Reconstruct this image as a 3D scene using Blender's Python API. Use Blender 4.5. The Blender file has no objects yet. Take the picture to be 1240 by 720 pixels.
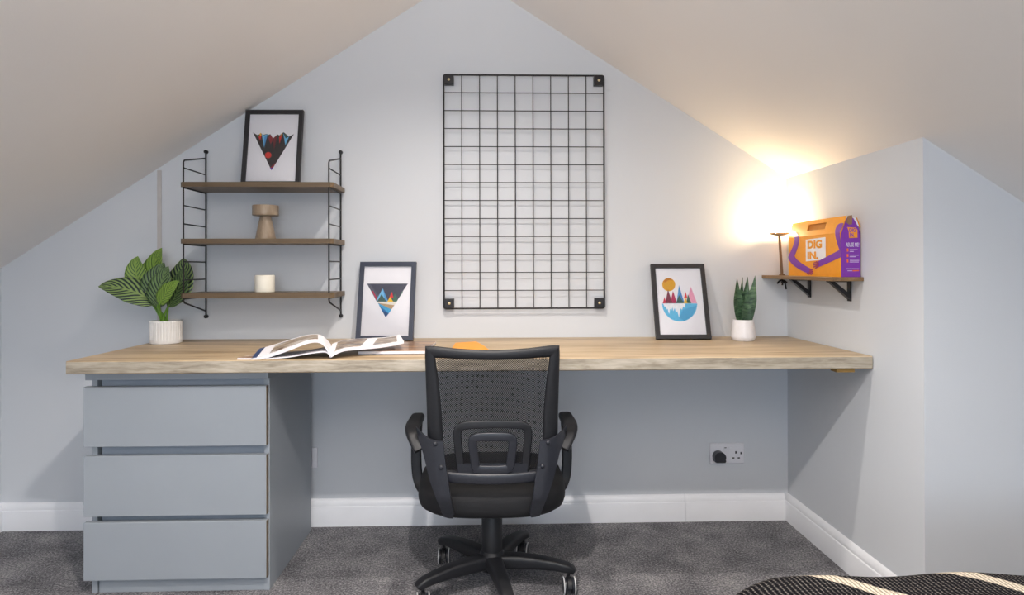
import bpy, bmesh, math, random
from mathutils import Vector, Matrix
random.seed(7)
S = bpy.context.scene
COL = S.collection
PI = math.pi

# ------------------------------------------------------------------ camera
CAM = dict(cx=0.014, D=2.6755, cz=1.035, yaw=0.0303, pitch=-0.0036, roll=-0.0023, f=797.34, ppy=320.72)
_c, _s = math.cos(CAM['yaw']), math.sin(CAM['yaw'])
_A = Matrix(((_c, -_s, 0), (_s, _c, 0), (0, 0, 1)))
_c, _s = math.cos(CAM['pitch']), math.sin(CAM['pitch'])
_R = Matrix(((1, 0, 0), (0, _c, -_s), (0, _s, _c))) @ _A
CO = Vector((CAM['cx'], -CAM['D'], CAM['cz']))
_c, _s = math.cos(CAM['roll']), math.sin(CAM['roll'])
_right = _c * _R[0] + _s * _R[2]
_up = -_s * _R[0] + _c * _R[2]
_fwd = _R[1].copy()
cd = bpy.data.cameras.new('camera')
cam = bpy.data.objects.new('camera', cd)
COL.objects.link(cam)
m3 = Matrix((_right, _up, -_fwd)).transposed()
cam.matrix_world = Matrix.Translation(CO) @ m3.to_4x4()
cd.sensor_width = 36
cd.sensor_fit = 'HORIZONTAL'
cd.lens = CAM['f'] / 1240 * 36
cd.shift_y = -(360 - CAM['ppy']) / 1240
cd.clip_start = 0.05
S.camera = cam

# ------------------------------------------------------------------ world, lights, exposure
S.view_settings.view_transform = 'Standard'
S.view_settings.look = 'None'
S.view_settings.gamma = 1
S.view_settings.use_curve_mapping = False
S.view_settings.exposure = 0.0
w = bpy.data.worlds.new('world')
S.world = w
w.use_nodes = True
w.node_tree.nodes['Background'].inputs[0].default_value = (0.62, 0.76, 1.0, 1)
w.node_tree.nodes['Background'].inputs[1].default_value = 0.6

def light(name, kind, loc, energy, color, rot=(0, 0, 0), **kw):
    d = bpy.data.lights.new(name, kind)
    d.energy = energy
    d.color = color
    for k, v in kw.items():
        setattr(d, k, v)
    o = bpy.data.objects.new(name, d)
    o.location = loc
    o.rotation_euler = rot
    COL.objects.link(o)
    return o
# two pendant bulbs hanging under the ridge
light('ridge_downlight', 'SPOT', (-0.10, -1.98, 2.05), 92, (1.0, 0.94, 0.89), shadow_soft_size=0.03, spot_size=math.radians(132), spot_blend=0.45)
light('ridge_downlight', 'SPOT', (-0.06, -0.90, 2.07), 50, (1.0, 0.92, 0.84), shadow_soft_size=0.03, spot_size=math.radians(145), spot_blend=0.9)
# added warm fill aimed up from behind the camera to brighten the ceiling
light('ceiling_fill', 'SPOT', (-0.1, -3.05, 1.30), 140, (1.0, 0.92, 0.86), rot=(PI, 0, 0), shadow_soft_size=0.12, spot_size=math.radians(168), spot_blend=0.35)
# bluish fill added just inside the unseen window, standing in for daylight
light('window_fill', 'AREA', (0.0, -4.42, 0.98), 27, (0.70, 0.84, 1.0), rot=(PI / 2, 0, 0), shape='RECTANGLE', size=1.9, size_y=0.75)

# ------------------------------------------------------------------ pixel helper (direction only; distance comes from a plane)
def ray(u, v):
    a, b = u - 620, v - CAM['ppy']
    return _right * (a / CAM['f']) + _fwd - _up * (b / CAM['f'])
def at_plane(ax, val, u, v):
    d = ray(u, v)
    return CO + d * ((val - CO[ax]) / d[ax])

# ------------------------------------------------------------------ materials
MATS = {}
def srgb(r, g, b):
    f = lambda c: (c / 255 / 12.92) if c / 255 <= 0.04045 else ((c / 255 + 0.055) / 1.055) ** 2.4
    return (f(r), f(g), f(b), 1)
class NT:
    def __init__(s, name):
        s.m = bpy.data.materials.new(name)
        s.m.use_nodes = True
        s.t = s.m.node_tree
        s.b = s.t.nodes['Principled BSDF']
        MATS[name] = s.m
    def n(s, kind, **kw):
        nd = s.t.nodes.new(kind)
        for k, v in kw.items():
            if k.startswith('i_'):
                key = k[2:]
                nd.inputs[int(key) if key.isdigit() else key.replace('_', ' ')].default_value = v
            else:
                setattr(nd, k, v)
        return nd
    def l(s, a, b):
        s.t.links.new(a, b)
    def coords(s, scale=(1, 1, 1), kind='Object', rot=(0, 0, 0)):
        tc = s.n('ShaderNodeTexCoord')
        mp = s.n('ShaderNodeMapping')
        mp.inputs['Scale'].default_value = scale
        mp.inputs['Rotation'].default_value = rot
        s.l(tc.outputs[kind], mp.inputs['Vector'])
        return mp.outputs['Vector']
    def noise(s, vec, scale, detail=4, rough=0.55, dist=0):
        nd = s.n('ShaderNodeTexNoise')
        nd.inputs['Scale'].default_value = scale
        nd.inputs['Detail'].default_value = detail
        nd.inputs['Roughness'].default_value = rough
        nd.inputs['Distortion'].default_value = dist
        s.l(vec, nd.inputs['Vector'])
        return nd.outputs['Fac']
    def ramp(s, fac, stops, interp='LINEAR'):
        r = s.n('ShaderNodeValToRGB')
        e = r.color_ramp.elements
        r.color_ramp.interpolation = interp
        e[0].position, e[0].color = stops[0]
        e[1].position, e[1].color = stops[-1]
        for p, c in stops[1:-1]:
            q = e.new(p)
            q.color = c
        s.l(fac, r.inputs['Fac'])
        return r.outputs['Color']
    def mix(s, fac, a, b, blend='MIX'):
        x = s.n('ShaderNodeMix', data_type='RGBA', blend_type=blend)
        for sock, val in ((x.inputs[0], fac), (x.inputs[6], a), (x.inputs[7], b)):
            if isinstance(val, (int, float, tuple)):
                sock.default_value = val
            else:
                s.l(val, sock)
        return x.outputs[2]
    def math(s, op, a, b=None):
        x = s.n('ShaderNodeMath', operation=op)
        for i, val in enumerate((a, b)):
            if val is None:
                continue
            if isinstance(val, (int, float)):
                x.inputs[i].default_value = val
            else:
                s.l(val, x.inputs[i])
        return x.outputs[0]
    def bump(s, h, strength=0.2, dist=0.002):
        b = s.n('ShaderNodeBump')
        b.inputs['Strength'].default_value = strength
        b.inputs['Distance'].default_value = dist
        s.l(h, b.inputs['Height'])
        s.l(b.outputs['Normal'], s.b.inputs['Normal'])
    def color(s, c):
        if isinstance(c, tuple):
            s.b.inputs['Base Color'].default_value = c
        else:
            s.l(c, s.b.inputs['Base Color'])
    def set(s, rough=0.5, metal=0.0, spec=0.5):
        s.b.inputs['Roughness'].default_value = rough
        s.b.inputs['Metallic'].default_value = metal
        s.b.inputs['Specular IOR Level'].default_value = spec
        return s.m

def mat_plain(name, c, rough=0.5, metal=0.0, var=0.06, scale=40, bump=0.0, spec=0.5):
    if name in MATS:
        return MATS[name]
    t = NT(name)
    v = t.coords()
    n = t.noise(v, scale, 3)
    d = tuple(x * (1 - var) for x in c[:3]) + (1,)
    e = tuple(min(1, x * (1 + var)) for x in c[:3]) + (1,)
    t.color(t.ramp(n, [(0.3, d), (0.7, e)]))
    if bump:
        t.bump(n, bump, 0.001)
    return t.set(rough, metal, spec)

def mat_wall(name, c, marks=True):
    t = NT(name)
    v = t.coords()
    n = t.noise(v, 1.3, 3)
    d = tuple(x * 0.975 for x in c[:3]) + (1,)
    col = t.ramp(n, [(0.35, d), (0.65, c)])
    if marks:
        sp = t.noise(t.coords((1, 1, 1.6)), 9, 2, 0.4)
        col = t.mix(t.ramp(sp, [(0.76, (0, 0, 0, 1)), (0.80, (0.35, 0.35, 0.35, 1))]), col, tuple(x * 0.8 for x in c[:3]) + (1,))
    t.color(col)
    roll = t.noise(v, 240, 3)
    big = t.noise(v, 14, 2)
    t.bump(t.math('ADD', roll, t.math('MULTIPLY', big, 1.5)), 0.10, 0.002)
    return t.set(0.62, 0, 0.35)

def mat_wood(name, stops, axis=0, along=1.2, across=30, rough=0.45, fine=160, streak=None):
    t = NT(name)
    sc = [across] * 3
    sc[axis] = along
    v = t.coords(tuple(sc))
    n1 = t.noise(v, 1.0, 6, 0.6, 0.6)
    sc2 = [fine] * 3
    sc2[axis] = along * 4
    n2 = t.noise(t.coords(tuple(sc2)), 1.0, 3, 0.6)
    sc3 = [across * 0.28] * 3
    sc3[axis] = along * 0.7
    n3 = t.noise(t.coords(tuple(sc3)), 1.0, 2, 0.5, 0.3)
    f = t.math('ADD', t.math('MULTIPLY', n1, 0.55), t.math('ADD', t.math('MULTIPLY', n2, 0.2), t.math('MULTIPLY', n3, 0.25)))
    col = t.ramp(f, stops)
    if streak:
        sc4 = [across * 2.2] * 3
        sc4[axis] = along * 1.6
        n4 = t.noise(t.coords(tuple(sc4)), 1.0, 4, 0.65, 0.4)
        col = t.mix(t.ramp(n4, [(0.57, (0, 0, 0, 1)), (0.72, (0.75, 0.75, 0.75, 1))]), col, streak)
    t.color(col)
    t.bump(n2, 0.08, 0.001)
    return t.set(rough, 0, 0.4)

def mat_emit(name, c, strength):
    t = NT(name)
    t.color(c)
    t.b.inputs['Emission Color'].default_value = c
    t.b.inputs['Emission Strength'].default_value = strength
    return t.set(0.5)

def mat_pane(name):
    t = NT(name)
    tr = t.n('ShaderNodeBsdfTransparent')
    gl = t.n('ShaderNodeBsdfGlossy')
    gl.inputs['Roughness'].default_value = 0.05
    fr = t.n('ShaderNodeFresnel')
    fr.inputs['IOR'].default_value = 1.35
    mx = t.n('ShaderNodeMixShader')
    t.l(fr.outputs[0], mx.inputs[0])
    t.l(tr.outputs[0], mx.inputs[1])
    t.l(gl.outputs[0], mx.inputs[2])
    t.l(mx.outputs[0], t.t.nodes['Material Output'].inputs['Surface'])
    return t.m

def mat_carpet():
    t = NT('carpet')
    v = t.coords()
    a = t.noise(v, 150, 3, 0.75)
    b = t.noise(v, 7, 4, 0.6)
    c = t.noise(v, 420, 2, 0.6)
    f = t.math('ADD', t.math('MULTIPLY', a, 0.6), t.math('ADD', t.math('MULTIPLY', b, 0.2), t.math('MULTIPLY', c, 0.2)))
    t.color(t.ramp(f, [(0.38, srgb(70, 69, 73)), (0.5, srgb(136, 135, 139)), (0.62, srgb(206, 203, 203))]))
    t.bump(t.math('ADD', a, c), 0.9, 0.006)
    return t.set(0.95, 0, 0.1)

def mat_leaf(name, light_c, mid_c, dark_c, n=10.0, k=3.4, thr=0.34):
    t = NT(name)
    uv = t.n('ShaderNodeUVMap')
    sx = t.n('ShaderNodeSeparateXYZ')
    t.l(uv.outputs[0], sx.inputs[0])
    al = sx.outputs[0]
    ac = t.math('ABSOLUTE', t.math('SUBTRACT', t.math('MULTIPLY', sx.outputs[1], 2.0), 1.0))
    ph = t.math('SUBTRACT', t.math('MULTIPLY', al, n), t.math('MULTIPLY', ac, k))
    wob = t.math('MULTIPLY', t.noise(t.coords(), 30, 2), 0.35)
    sn = t.math('SINE', t.math('MULTIPLY', t.math('ADD', ph, wob), 2 * PI))
    col = t.ramp(t.math('ADD', t.math('MULTIPLY', sn, 0.5), 0.5), [(thr - 0.22, dark_c), (thr, mid_c), (thr + 0.2, light_c)])
    rib = t.ramp(ac, [(0.03, (1, 1, 1, 1)), (0.09, (0, 0, 0, 1))])
    col = t.mix(rib, col, light_c)
    t.color(col)
    t.bump(sn, 0.25, 0.002)
    return t.set(0.42, 0, 0.4)

def mat_snake():
    t = NT('snake_leaf')
    n = t.noise(t.coords((30, 30, 90)), 1.0, 3, 0.6, 0.8)
    t.color(t.ramp(n, [(0.34, srgb(40, 62, 46)), (0.52, srgb(66, 96, 68)), (0.70, srgb(104, 132, 96))]))
    return t.set(0.4, 0, 0.4)

def mat_blanket():
    t = NT('blanket_weave')
    uv = t.n('ShaderNodeUVMap')
    sx = t.n('ShaderNodeSeparateXYZ')
    t.l(uv.outputs[0], sx.inputs[0])
    p, q = sx.outputs[0], sx.outputs[1]          # metres across / along the stripes
    wob = t.math('MULTIPLY', t.math('SUBTRACT', t.noise(t.coords(), 12, 2), 0.5), 0.02)
    wob2 = t.math('MULTIPLY', t.math('SUBTRACT', t.noise(t.coords(), 300, 2), 0.5), 0.006)
    ps = t.math('ADD', t.math('ADD', p, wob), wob2)
    fr = t.math('FRACT', t.math('DIVIDE', ps, 0.18))
    stripe = t.ramp(fr, [(0.195, (1, 1, 1, 1)), (0.21, (0, 0, 0, 1))])
    rib = t.math('SINE', t.math('MULTIPLY', t.math('SUBTRACT', t.math('MULTIPLY', p, 0.67), t.math('MULTIPLY', q, 0.74)), 2 * PI / 0.0085))
    dots = t.math('SINE', t.math('MULTIPLY', t.math('ADD', t.math('MULTIPLY', p, 0.74), t.math('MULTIPLY', q, 0.67)), 2 * PI / 0.007))
    sp = t.noise(t.coords(), 420, 2, 0.6)
    f = t.math('ADD', t.math('MULTIPLY', rib, 0.26), t.math('ADD', t.math('MULTIPLY', dots, 0.1), sp))
    dark = t.ramp(f, [(0.38, srgb(20, 19, 23)), (0.66, srgb(46, 44, 48)), (0.88, srgb(142, 137, 130))])
    cream = t.ramp(sp, [(0.35, srgb(196, 182, 160)), (0.6, srgb(236, 224, 205))])
    t.color(t.mix(stripe, dark, cream))
    t.bump(t.math('ADD', rib, t.math('MULTIPLY', sp, 1.5)), 0.7, 0.003)
    return t.set(0.95, 0, 0.1)

def mat_print(name, cols, scale=(6, 20, 6)):
    t = NT(name)
    n = t.noise(t.coords(scale), 1.0, 3, 0.6, 0.4)
    t.color(t.ramp(n, cols, 'CONSTANT'))
    return t.set(0.3)

M_WALL = mat_wall('wall_paint', srgb(213, 217, 222))
M_CEIL = mat_wall('ceiling_paint', srgb(243, 240, 237), marks=False)
M_TRIM = mat_plain('white_gloss', srgb(240, 242, 246), 0.3, var=0.02, scale=6)
M_CARPET = mat_carpet()
M_DESK = mat_wood('desk_oak', [(0.33, srgb(100, 84, 64)), (0.42, srgb(160, 138, 109)), (0.54, srgb(191, 168, 136)), (0.68, srgb(213, 196, 168))], 0, 1.9, 30, 0.42, streak=srgb(112, 92, 68))
M_DESKEDGE = mat_wood('desk_edge_oak', [(0.34, srgb(118, 108, 94)), (0.5, srgb(170, 160, 143)), (0.66, srgb(200, 191, 176))], 0, 7, 60, 0.45)
M_SHELF = mat_wood('shelf_walnut', [(0.3, srgb(72, 58, 44)), (0.5, srgb(104, 87, 66)), (0.7, srgb(128, 110, 86))], 0, 2, 40, 0.45)
M_SHELF2 = mat_wood('shelf_oak_dark', [(0.3, srgb(96, 72, 46)), (0.5, srgb(136, 106, 72)), (0.7, srgb(160, 130, 92))], 1, 2, 40, 0.5)
M_GREY = mat_plain('grey_lacquer', srgb(155, 162, 169), 0.45, var=0.02, scale=5)
M_GREYEDGE = mat_plain('grey_lacquer_recess', srgb(146, 156, 168), 0.5, var=0.02, scale=5)
M_RAW = mat_plain('raw_board_edge', srgb(122, 108, 92), 0.7)
M_BLACK = mat_plain('black_metal', srgb(30, 29, 32), 0.42, 0.2, scale=60)
M_BLACKP = mat_plain('black_plastic', srgb(42, 44, 51), 0.33, var=0.08, scale=120, bump=0.05)
M_BLACKG = mat_plain('black_nylon', srgb(27, 28, 32), 0.5, var=0.08, scale=120, bump=0.05)
M_MESH = mat_plain('black_mesh_thread', srgb(24, 24, 27), 0.75)
M_SEAT = mat_plain('black_seat_fabric', srgb(22, 22, 25), 0.72, var=0.2, scale=300, bump=0.15)
M_WHITEP = mat_plain('white_plastic', srgb(232, 232, 238), 0.35, var=0.015)
M_RIM = mat_plain('white_castor_rim', srgb(226, 226, 226), 0.4)
M_BRASS = mat_plain('screw_brass', srgb(205, 190, 150), 0.35, 0.7)
M_CERAMIC = mat_plain('white_ceramic', srgb(236, 234, 236), 0.28, var=0.02)
M_CERAMATT = mat_plain('white_matt_ceramic', srgb(238, 237, 235), 0.55, var=0.02)
M_SOIL = mat_plain('potting_soil', srgb(52, 42, 34), 0.95, var=0.4, scale=120, bump=0.5)
M_WAX = mat_plain('ivory_wax', srgb(246, 241, 226), 0.5, var=0.02)
M_TURNED = mat_wood('turned_wood', [(0.3, srgb(116, 98, 80)), (0.5, srgb(150, 132, 112)), (0.7, srgb(176, 160, 140))], 2, 6, 60, 0.3)
M_MOUNT = mat_plain('white_card', srgb(236, 234, 238), 0.7, var=0.01)
M_FRAME = mat_plain('black_frame_wood', srgb(38, 37, 40), 0.5)
M_FRAMEB = mat_plain('slate_frame_wood', srgb(56, 62, 78), 0.5)
M_PANE = mat_pane('picture_glass')
M_STEM = mat_plain('plant_stem', srgb(104, 150, 48), 0.5, var=0.2, scale=30)
M_LEAF = mat_leaf('striped_leaf', srgb(98, 124, 74), srgb(64, 94, 56), srgb(24, 40, 38))
M_LEAFY = mat_leaf('young_striped_leaf', srgb(122, 152, 60), srgb(96, 132, 48), srgb(50, 84, 38), thr=0.26)
M_LEAFD = mat_leaf('deep_striped_leaf', srgb(132, 156, 92), srgb(62, 92, 68), srgb(26, 42, 44), thr=0.46)
M_SNAKE = mat_snake()
M_ORANGE = mat_plain('carton_orange', srgb(246, 160, 6), 0.5, var=0.03)
M_ORANGED = mat_plain('carton_orange_inside', srgb(205, 130, 40), 0.7)
M_PURPLE = mat_plain('carton_purple', srgb(128, 48, 168), 0.5, var=0.03)
M_PINK = mat_plain('print_hand', srgb(172, 58, 96), 0.5)
M_PRINTW = mat_plain('print_white', srgb(244, 242, 246), 0.5, var=0.01)
M_CARD = mat_plain('brown_card', srgb(150, 112, 84), 0.8)
M_PAPER = mat_plain('paper_edge', srgb(232, 230, 234), 0.7, var=0.05, scale=200)
M_COVER = mat_plain('magazine_cover', srgb(62, 60, 64), 0.4)
M_NAVY = mat_plain('navy_cover', srgb(40, 66, 112), 0.35)
M_PAGE = mat_print('printed_page', [(0.0, srgb(196, 190, 184)), (0.38, srgb(168, 150, 128)), (0.47, srgb(112, 86, 64)), (0.54, srgb(184, 172, 160)), (0.60, srgb(84, 78, 80)), (0.68, srgb(200, 194, 188))])
M_PAGE2 = mat_print('printed_cover', [(0.0, srgb(172, 134, 96)), (0.45, srgb(128, 92, 62)), (0.6, srgb(206, 190, 170))])
M_FOLDER = mat_plain('orange_card', srgb(242, 156, 20), 0.5, var=0.03)
M_LAMPM = mat_plain('lamp_bronze', srgb(120, 92, 66), 0.4, 0.5)
M_LAMPD = mat_plain('lamp_disc_cream', srgb(198, 172, 128), 0.5)
M_HOLE = mat_plain('socket_hole', srgb(20, 20, 22), 0.8)
M_STRIP = mat_plain('wall_joint_strip', srgb(196, 192, 190), 0.6, var=0.05, scale=20)
M_BED = mat_plain('bed_base_fabric', srgb(92, 92, 96), 0.9, var=0.1, scale=200)
M_BLANKET = mat_blanket()

# ------------------------------------------------------------------ object helpers
def tag(o, label, cat, group=None, kind=None):
    o['label'] = label
    o['category'] = cat
    if group:
        o['group'] = group
    if kind:
        o['kind'] = kind
    return o
def empty(name, loc=(0, 0, 0), rot=(0, 0, 0)):
    o = bpy.data.objects.new(name, None)
    o.location = loc
    o.rotation_euler = rot
    o.empty_display_size = 0.05
    COL.objects.link(o)
    return o
def obj(name, bm, mat, parent=None, smooth=None):
    bmesh.ops.recalc_face_normals(bm, faces=bm.faces)
    me = bpy.data.meshes.new(name)
    bm.to_mesh(me)
    bm.free()
    for mm in (mat if isinstance(mat, (list, tuple)) else [mat]):
        me.materials.append(mm)
    if smooth is not None:
        for p in me.polygons:
            p.use_smooth = True
        me.set_sharp_from_angle(angle=math.radians(smooth))
    o = bpy.data.objects.new(name, me)
    COL.objects.link(o)
    if parent:
        o.parent = parent
    return o
def inst(src, loc=None, rot=None, parent=None):
    o = src.copy()
    COL.objects.link(o)
    if loc is not None:
        o.location = loc
    if rot is not None:
        o.rotation_euler = rot
    o.parent = parent if parent else src.parent
    return o
def B():
    return bmesh.new()
def box(bm, lo, hi, bev=0.0, seg=2):
    lo, hi = Vector(lo), Vector(hi)
    r = bmesh.ops.create_cube(bm, size=1)
    vs = r['verts']
    c, d = (lo + hi) / 2, hi - lo
    for v in vs:
        v.co = Vector((c.x + v.co.x * d.x, c.y + v.co.y * d.y, c.z + v.co.z * d.z))
    if bev:
        es = list({e for v in vs for e in v.link_edges})
        bmesh.ops.bevel(bm, geom=es, offset=bev, segments=seg, affect='EDGES', profile=0.5)
    return bm
def prism(bm, pts, vec):
    """extrude a planar polygon (list of 3D points) by vec"""
    vec = Vector(vec)
    a = [bm.verts.new(Vector(p)) for p in pts]
    b = [bm.verts.new(Vector(p) + vec) for p in pts]
    n = len(pts)
    bm.faces.new(a)
    bm.faces.new(b[::-1])
    for i in range(n):
        bm.faces.new((a[i], a[(i + 1) % n], b[(i + 1) % n], b[i]))
    return bm
def lathe(bm, prof, n=40, c=(0, 0, 0), rib=None, caps=True):
    cx, cy, cz = c
    rings = []
    for (r, z) in prof:
        ring = []
        for i in range(n):
            a = 2 * PI * i / n
            rr = r * (rib(i, z) if rib else 1)
            ring.append(bm.verts.new((cx + rr * math.cos(a), cy + rr * math.sin(a), cz + z)))
        rings.append(ring)
    for k in range(len(rings) - 1):
        for i in range(n):
            j = (i + 1) % n
            bm.faces.new((rings[k][i], rings[k][j], rings[k + 1][j], rings[k + 1][i]))
    if caps:
        bm.faces.new(rings[0][::-1])
        bm.faces.new(rings[-1])
    return bm
def circ(r, n=8):
    return [(r * math.cos(2 * PI * i / n), r * math.sin(2 * PI * i / n)) for i in range(n)]
def rrect(w, h, r, n=3):
    out = []
    for cx, cy, a0 in ((w / 2 - r, h / 2 - r, 0), (-w / 2 + r, h / 2 - r, PI / 2), (-w / 2 + r, -h / 2 + r, PI), (w / 2 - r, -h / 2 + r, 1.5 * PI)):
        for i in range(n + 1):
            a = a0 + PI / 2 * i / n
            out.append((cx + r * math.cos(a), cy + r * math.sin(a)))
    return out
def sweep(bm, path, prof, up=(0, 0, 1), closed=False, scales=None, caps=True):
    """prof = list of (side, up) points; side = tangent x up"""
    P = [Vector(p) for p in path]
    n = len(P)
    rings = []
    for i in range(n):
        if closed:
            t = P[(i + 1) % n] - P[i - 1]
        else:
            t = P[min(i + 1, n - 1)] - P[max(i - 1, 0)]
        t.normalize()
        u = Vector(up(i) if callable(up) else up)
        side = t.cross(u)
        if side.length < 1e-4:
            side = t.cross(Vector((0.3, 1, 0.2)))
        side.normalize()
        uu = side.cross(t).normalized()
        sc = scales[i] if scales else (1, 1)
        rings.append([bm.verts.new(P[i] + side * (a * sc[0]) + uu * (b * sc[1])) for a, b in prof])
    m = len(prof)
    for i in range(n if closed else n - 1):
        A, Bq = rings[i], rings[(i + 1) % n]
        for k in range(m):
            bm.faces.new((A[k], A[(k + 1) % m], Bq[(k + 1) % m], Bq[k]))
    if not closed and caps:
        bm.faces.new(rings[0][::-1])
        bm.faces.new(rings[-1])
    return bm
def spline(pts, n=8, closed=False):
    P = [Vector(p) for p in pts]
    m = len(P)
    out = []
    rng = range(m) if closed else range(m - 1)
    for i in rng:
        if closed:
            p0, p1, p2, p3 = P[i - 1], P[i], P[(i + 1) % m], P[(i + 2) % m]
        else:
            p0, p1, p2, p3 = P[max(i - 1, 0)], P[i], P[i + 1], P[min(i + 2, m - 1)]
        for k in range(n):
            t = k / n
            out.append(0.5 * ((2 * p1) + (p2 - p0) * t + (2 * p0 - 5 * p1 + 4 * p2 - p3) * t * t + (3 * p1 - p0 - 3 * p2 + p3) * t ** 3))
    if not closed:
        out.append(P[-1])
    return out
def cyl(bm, a, b, r, n=12):
    return sweep(bm, [a, b], circ(r, n), up=(0.31, 0.17, 0.9) if abs((Vector(b) - Vector(a)).normalized().z) < 0.9 else (0, 1, 0))
def bevel_all(bm, off, seg=2, ang=40):
    es = [e for e in bm.edges if len(e.link_faces) == 2 and e.calc_face_angle(0) > math.radians(ang)]
    bmesh.ops.bevel(bm, geom=es, offset=off, segments=seg, affect='EDGES', profile=0.5)
    return bm

# ------------------------------------------------------------------ room
XL, XR, DD, H = -1.2945, 1.2279, 0.6134, 0.75
YE = -0.8585                      # depth at which the right wall ends in an outside corner
AX, AZ = -0.087, 2.234            # ridge
SL, SR = 0.648, 0.635             # slopes of the two ceilings
KL, KR = -1.934, 1.96             # knee walls
YF = -4.5
zl = lambda x: AZ - SL * (AX - x)
zr = lambda x: AZ - SR * (x - AX)

b = B(); box(b, (KL - .1, YF - .1, -.05), (KR + .1, .1, 0))
tag(obj('floor', b, M_CARPET), 'dark grey speckled carpet covering the whole floor', 'floor', kind='structure')
b = B(); prism(b, [(KL, 0, 0), (XR + .1, 0, 0), (XR + .1, 0, zr(XR + .1)), (AX, 0, AZ), (KL, 0, zl(KL))], (0, .1, 0))
tag(obj('wall_back', b, M_WALL), 'pale grey gable wall behind the desk with the wire grid', 'wall', kind='structure')
b = B(); prism(b, [(XR, 0, 0), (XR + .1, 0, 0), (XR + .1, 0, zr(XR + .1)), (XR, 0, zr(XR))], (0, YE, 0))
tag(obj('wall_right', b, M_WALL), 'short pale side wall carrying the little bracket shelf', 'wall', kind='structure')
b = B(); prism(b, [(XR + .1, YE, 0), (KR, YE, 0), (KR, YE, zr(KR)), (XR + .1, YE, zr(XR + .1))], (0, .1, 0))
tag(obj('wall_return', b, M_WALL), 'grey-blue return wall beyond the outside corner, facing the room', 'wall', kind='structure')
b = B(); prism(b, [(KL, .1, 0), (KL - .1, .1, 0), (KL - .1, .1, zl(KL - .1)), (KL, .1, zl(KL))], (0, YF - .1, 0))
tag(obj('wall_left', b, M_WALL), 'low knee wall under the foot of the sloped ceiling', 'wall', kind='structure')
b = B(); prism(b, [(KR, .1, 0), (KR + .1, .1, 0), (KR + .1, .1, zr(KR + .1)), (KR, .1, zr(KR))], (0, YF - .1, 0))
tag(obj('wall_knee_right', b, M_WALL), 'low knee wall on the bed side of the attic', 'wall', kind='structure')
# wall behind the camera, with an opening for the added window
b = B()
WX0, WX1, WZ0, WZ1 = -1.0, 1.0, 0.62, 1.62
prism(b, [(KL, YF, 0), (KR, YF, 0), (KR, YF, WZ0), (KL, YF, WZ0)], (0, -.1, 0))
prism(b, [(KL, YF, WZ0), (WX0, YF, WZ0), (WX0, YF, WZ1), (AX - (AZ - WZ1) / SL, YF, WZ1), (KL, YF, zl(KL))], (0, -.1, 0))
prism(b, [(WX1, YF, WZ0), (KR, YF, WZ0), (KR, YF, zr(KR)), (WX1, YF, zr(WX1))], (0, -.1, 0))
prism(b, [(AX - (AZ - WZ1) / SL, YF, WZ1), (WX1, YF, WZ1), (WX1, YF, zr(WX1)), (AX, YF, AZ)], (0, -.1, 0))
tag(obj('wall_front', b, M_WALL), 'gable wall with the added window, opposite the desk', 'wall', kind='structure')
win = tag(empty('added_window', (0, YF - .05, WZ0)), 'white framed window opposite the desk, unseen and added for the bluish fill', 'window', kind='structure')  # window added out of view to carry the daylight fill
b = B()
for x0, x1 in ((WX0, WX0 + .06), (-.03, .03), (WX1 - .06, WX1)):
    box(b, (x0, -.03, 0), (x1, .03, WZ1 - WZ0), .004)
for z0 in (0, WZ1 - WZ0 - .06):
    box(b, (WX0, -.028, z0), (WX1, .028, z0 + .06), .004)
obj('window_frame', b, M_TRIM, win)
for x0, x1 in ((WX0 + .055, -.027), (.027, WX1 - .055)):
    b = B(); box(b, (x0, -.003, .05), (x1, .003, WZ1 - WZ0 - .05))
    obj('pane', b, M_PANE, win)
# sloped ceilings
th = .08
b = B(); prism(b, [(AX, 0.1, AZ), (KL - .1, 0.1, zl(KL - .1)), (KL - .1, 0.1, zl(KL - .1) + th), (AX, 0.1, AZ + th)], (0, YF - .2, 0))
tag(obj('ceiling', b, M_CEIL), 'sloped white ceiling falling towards the shelf with the plant', 'ceiling', kind='structure')
b = B(); prism(b, [(AX, 0.1, AZ), (KR + .1, 0.1, zr(KR + .1)), (KR + .1, 0.1, zr(KR + .1) + th), (AX, 0.1, AZ + th)], (0, YF - .2, 0))
tag(obj('ceiling_slope', b, M_CEIL), 'sloped white ceiling over the glowing lamp and orange carton', 'ceiling', kind='structure')
# skirting boards
SK = [(0, 0), (.018, 0), (.018, .074), (.0165, .078), (.0135, .080), (.0135, .086), (.012, .094), (.008, .101), (.005, .105), (0, .107)]
def skirting(name, x0, y0, x1, y1, label):
    a, c = Vector((x0, y0, 0)), Vector((x1, y1, 0))
    t = (c - a).normalized()
    nrm = Vector((t.y, -t.x, 0))           # into the room: right of the running direction
    b = B(); prism(b, [a + nrm * d + Vector((0, 0, z)) for d, z in SK], c - a)
    return tag(obj(name, b, M_TRIM, smooth=35), label, 'skirting board', kind='structure')
skirting('baseboard_back', KL, 0, .797, 0, 'white moulded skirting along the back wall behind the drawers and chair')
skirting('baseboard_back', .7985, 0, XR - .018, 0, 'short white skirting length beneath the double socket')
skirting('baseboard_right', XR, 0, XR, YE, 'white skirting running from the corner towards the bed')
skirting('baseboard_return', XR + .0, YE, KR, YE, 'white skirting of the return wall behind the bed')
skirting('baseboard_left', KL, YF, KL, -.0, 'white skirting on the low knee wall')
# vertical joint strip on the wall beside the shelf
b = B(); box(b, (-1.3235, -.004, .76), (-1.3065, -.0005, 1.427), .0015)
tag(obj('trim_1', b, M_STRIP), 'narrow vertical cover strip on the wall behind the leafy plant', 'trim', kind='structure')

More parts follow.
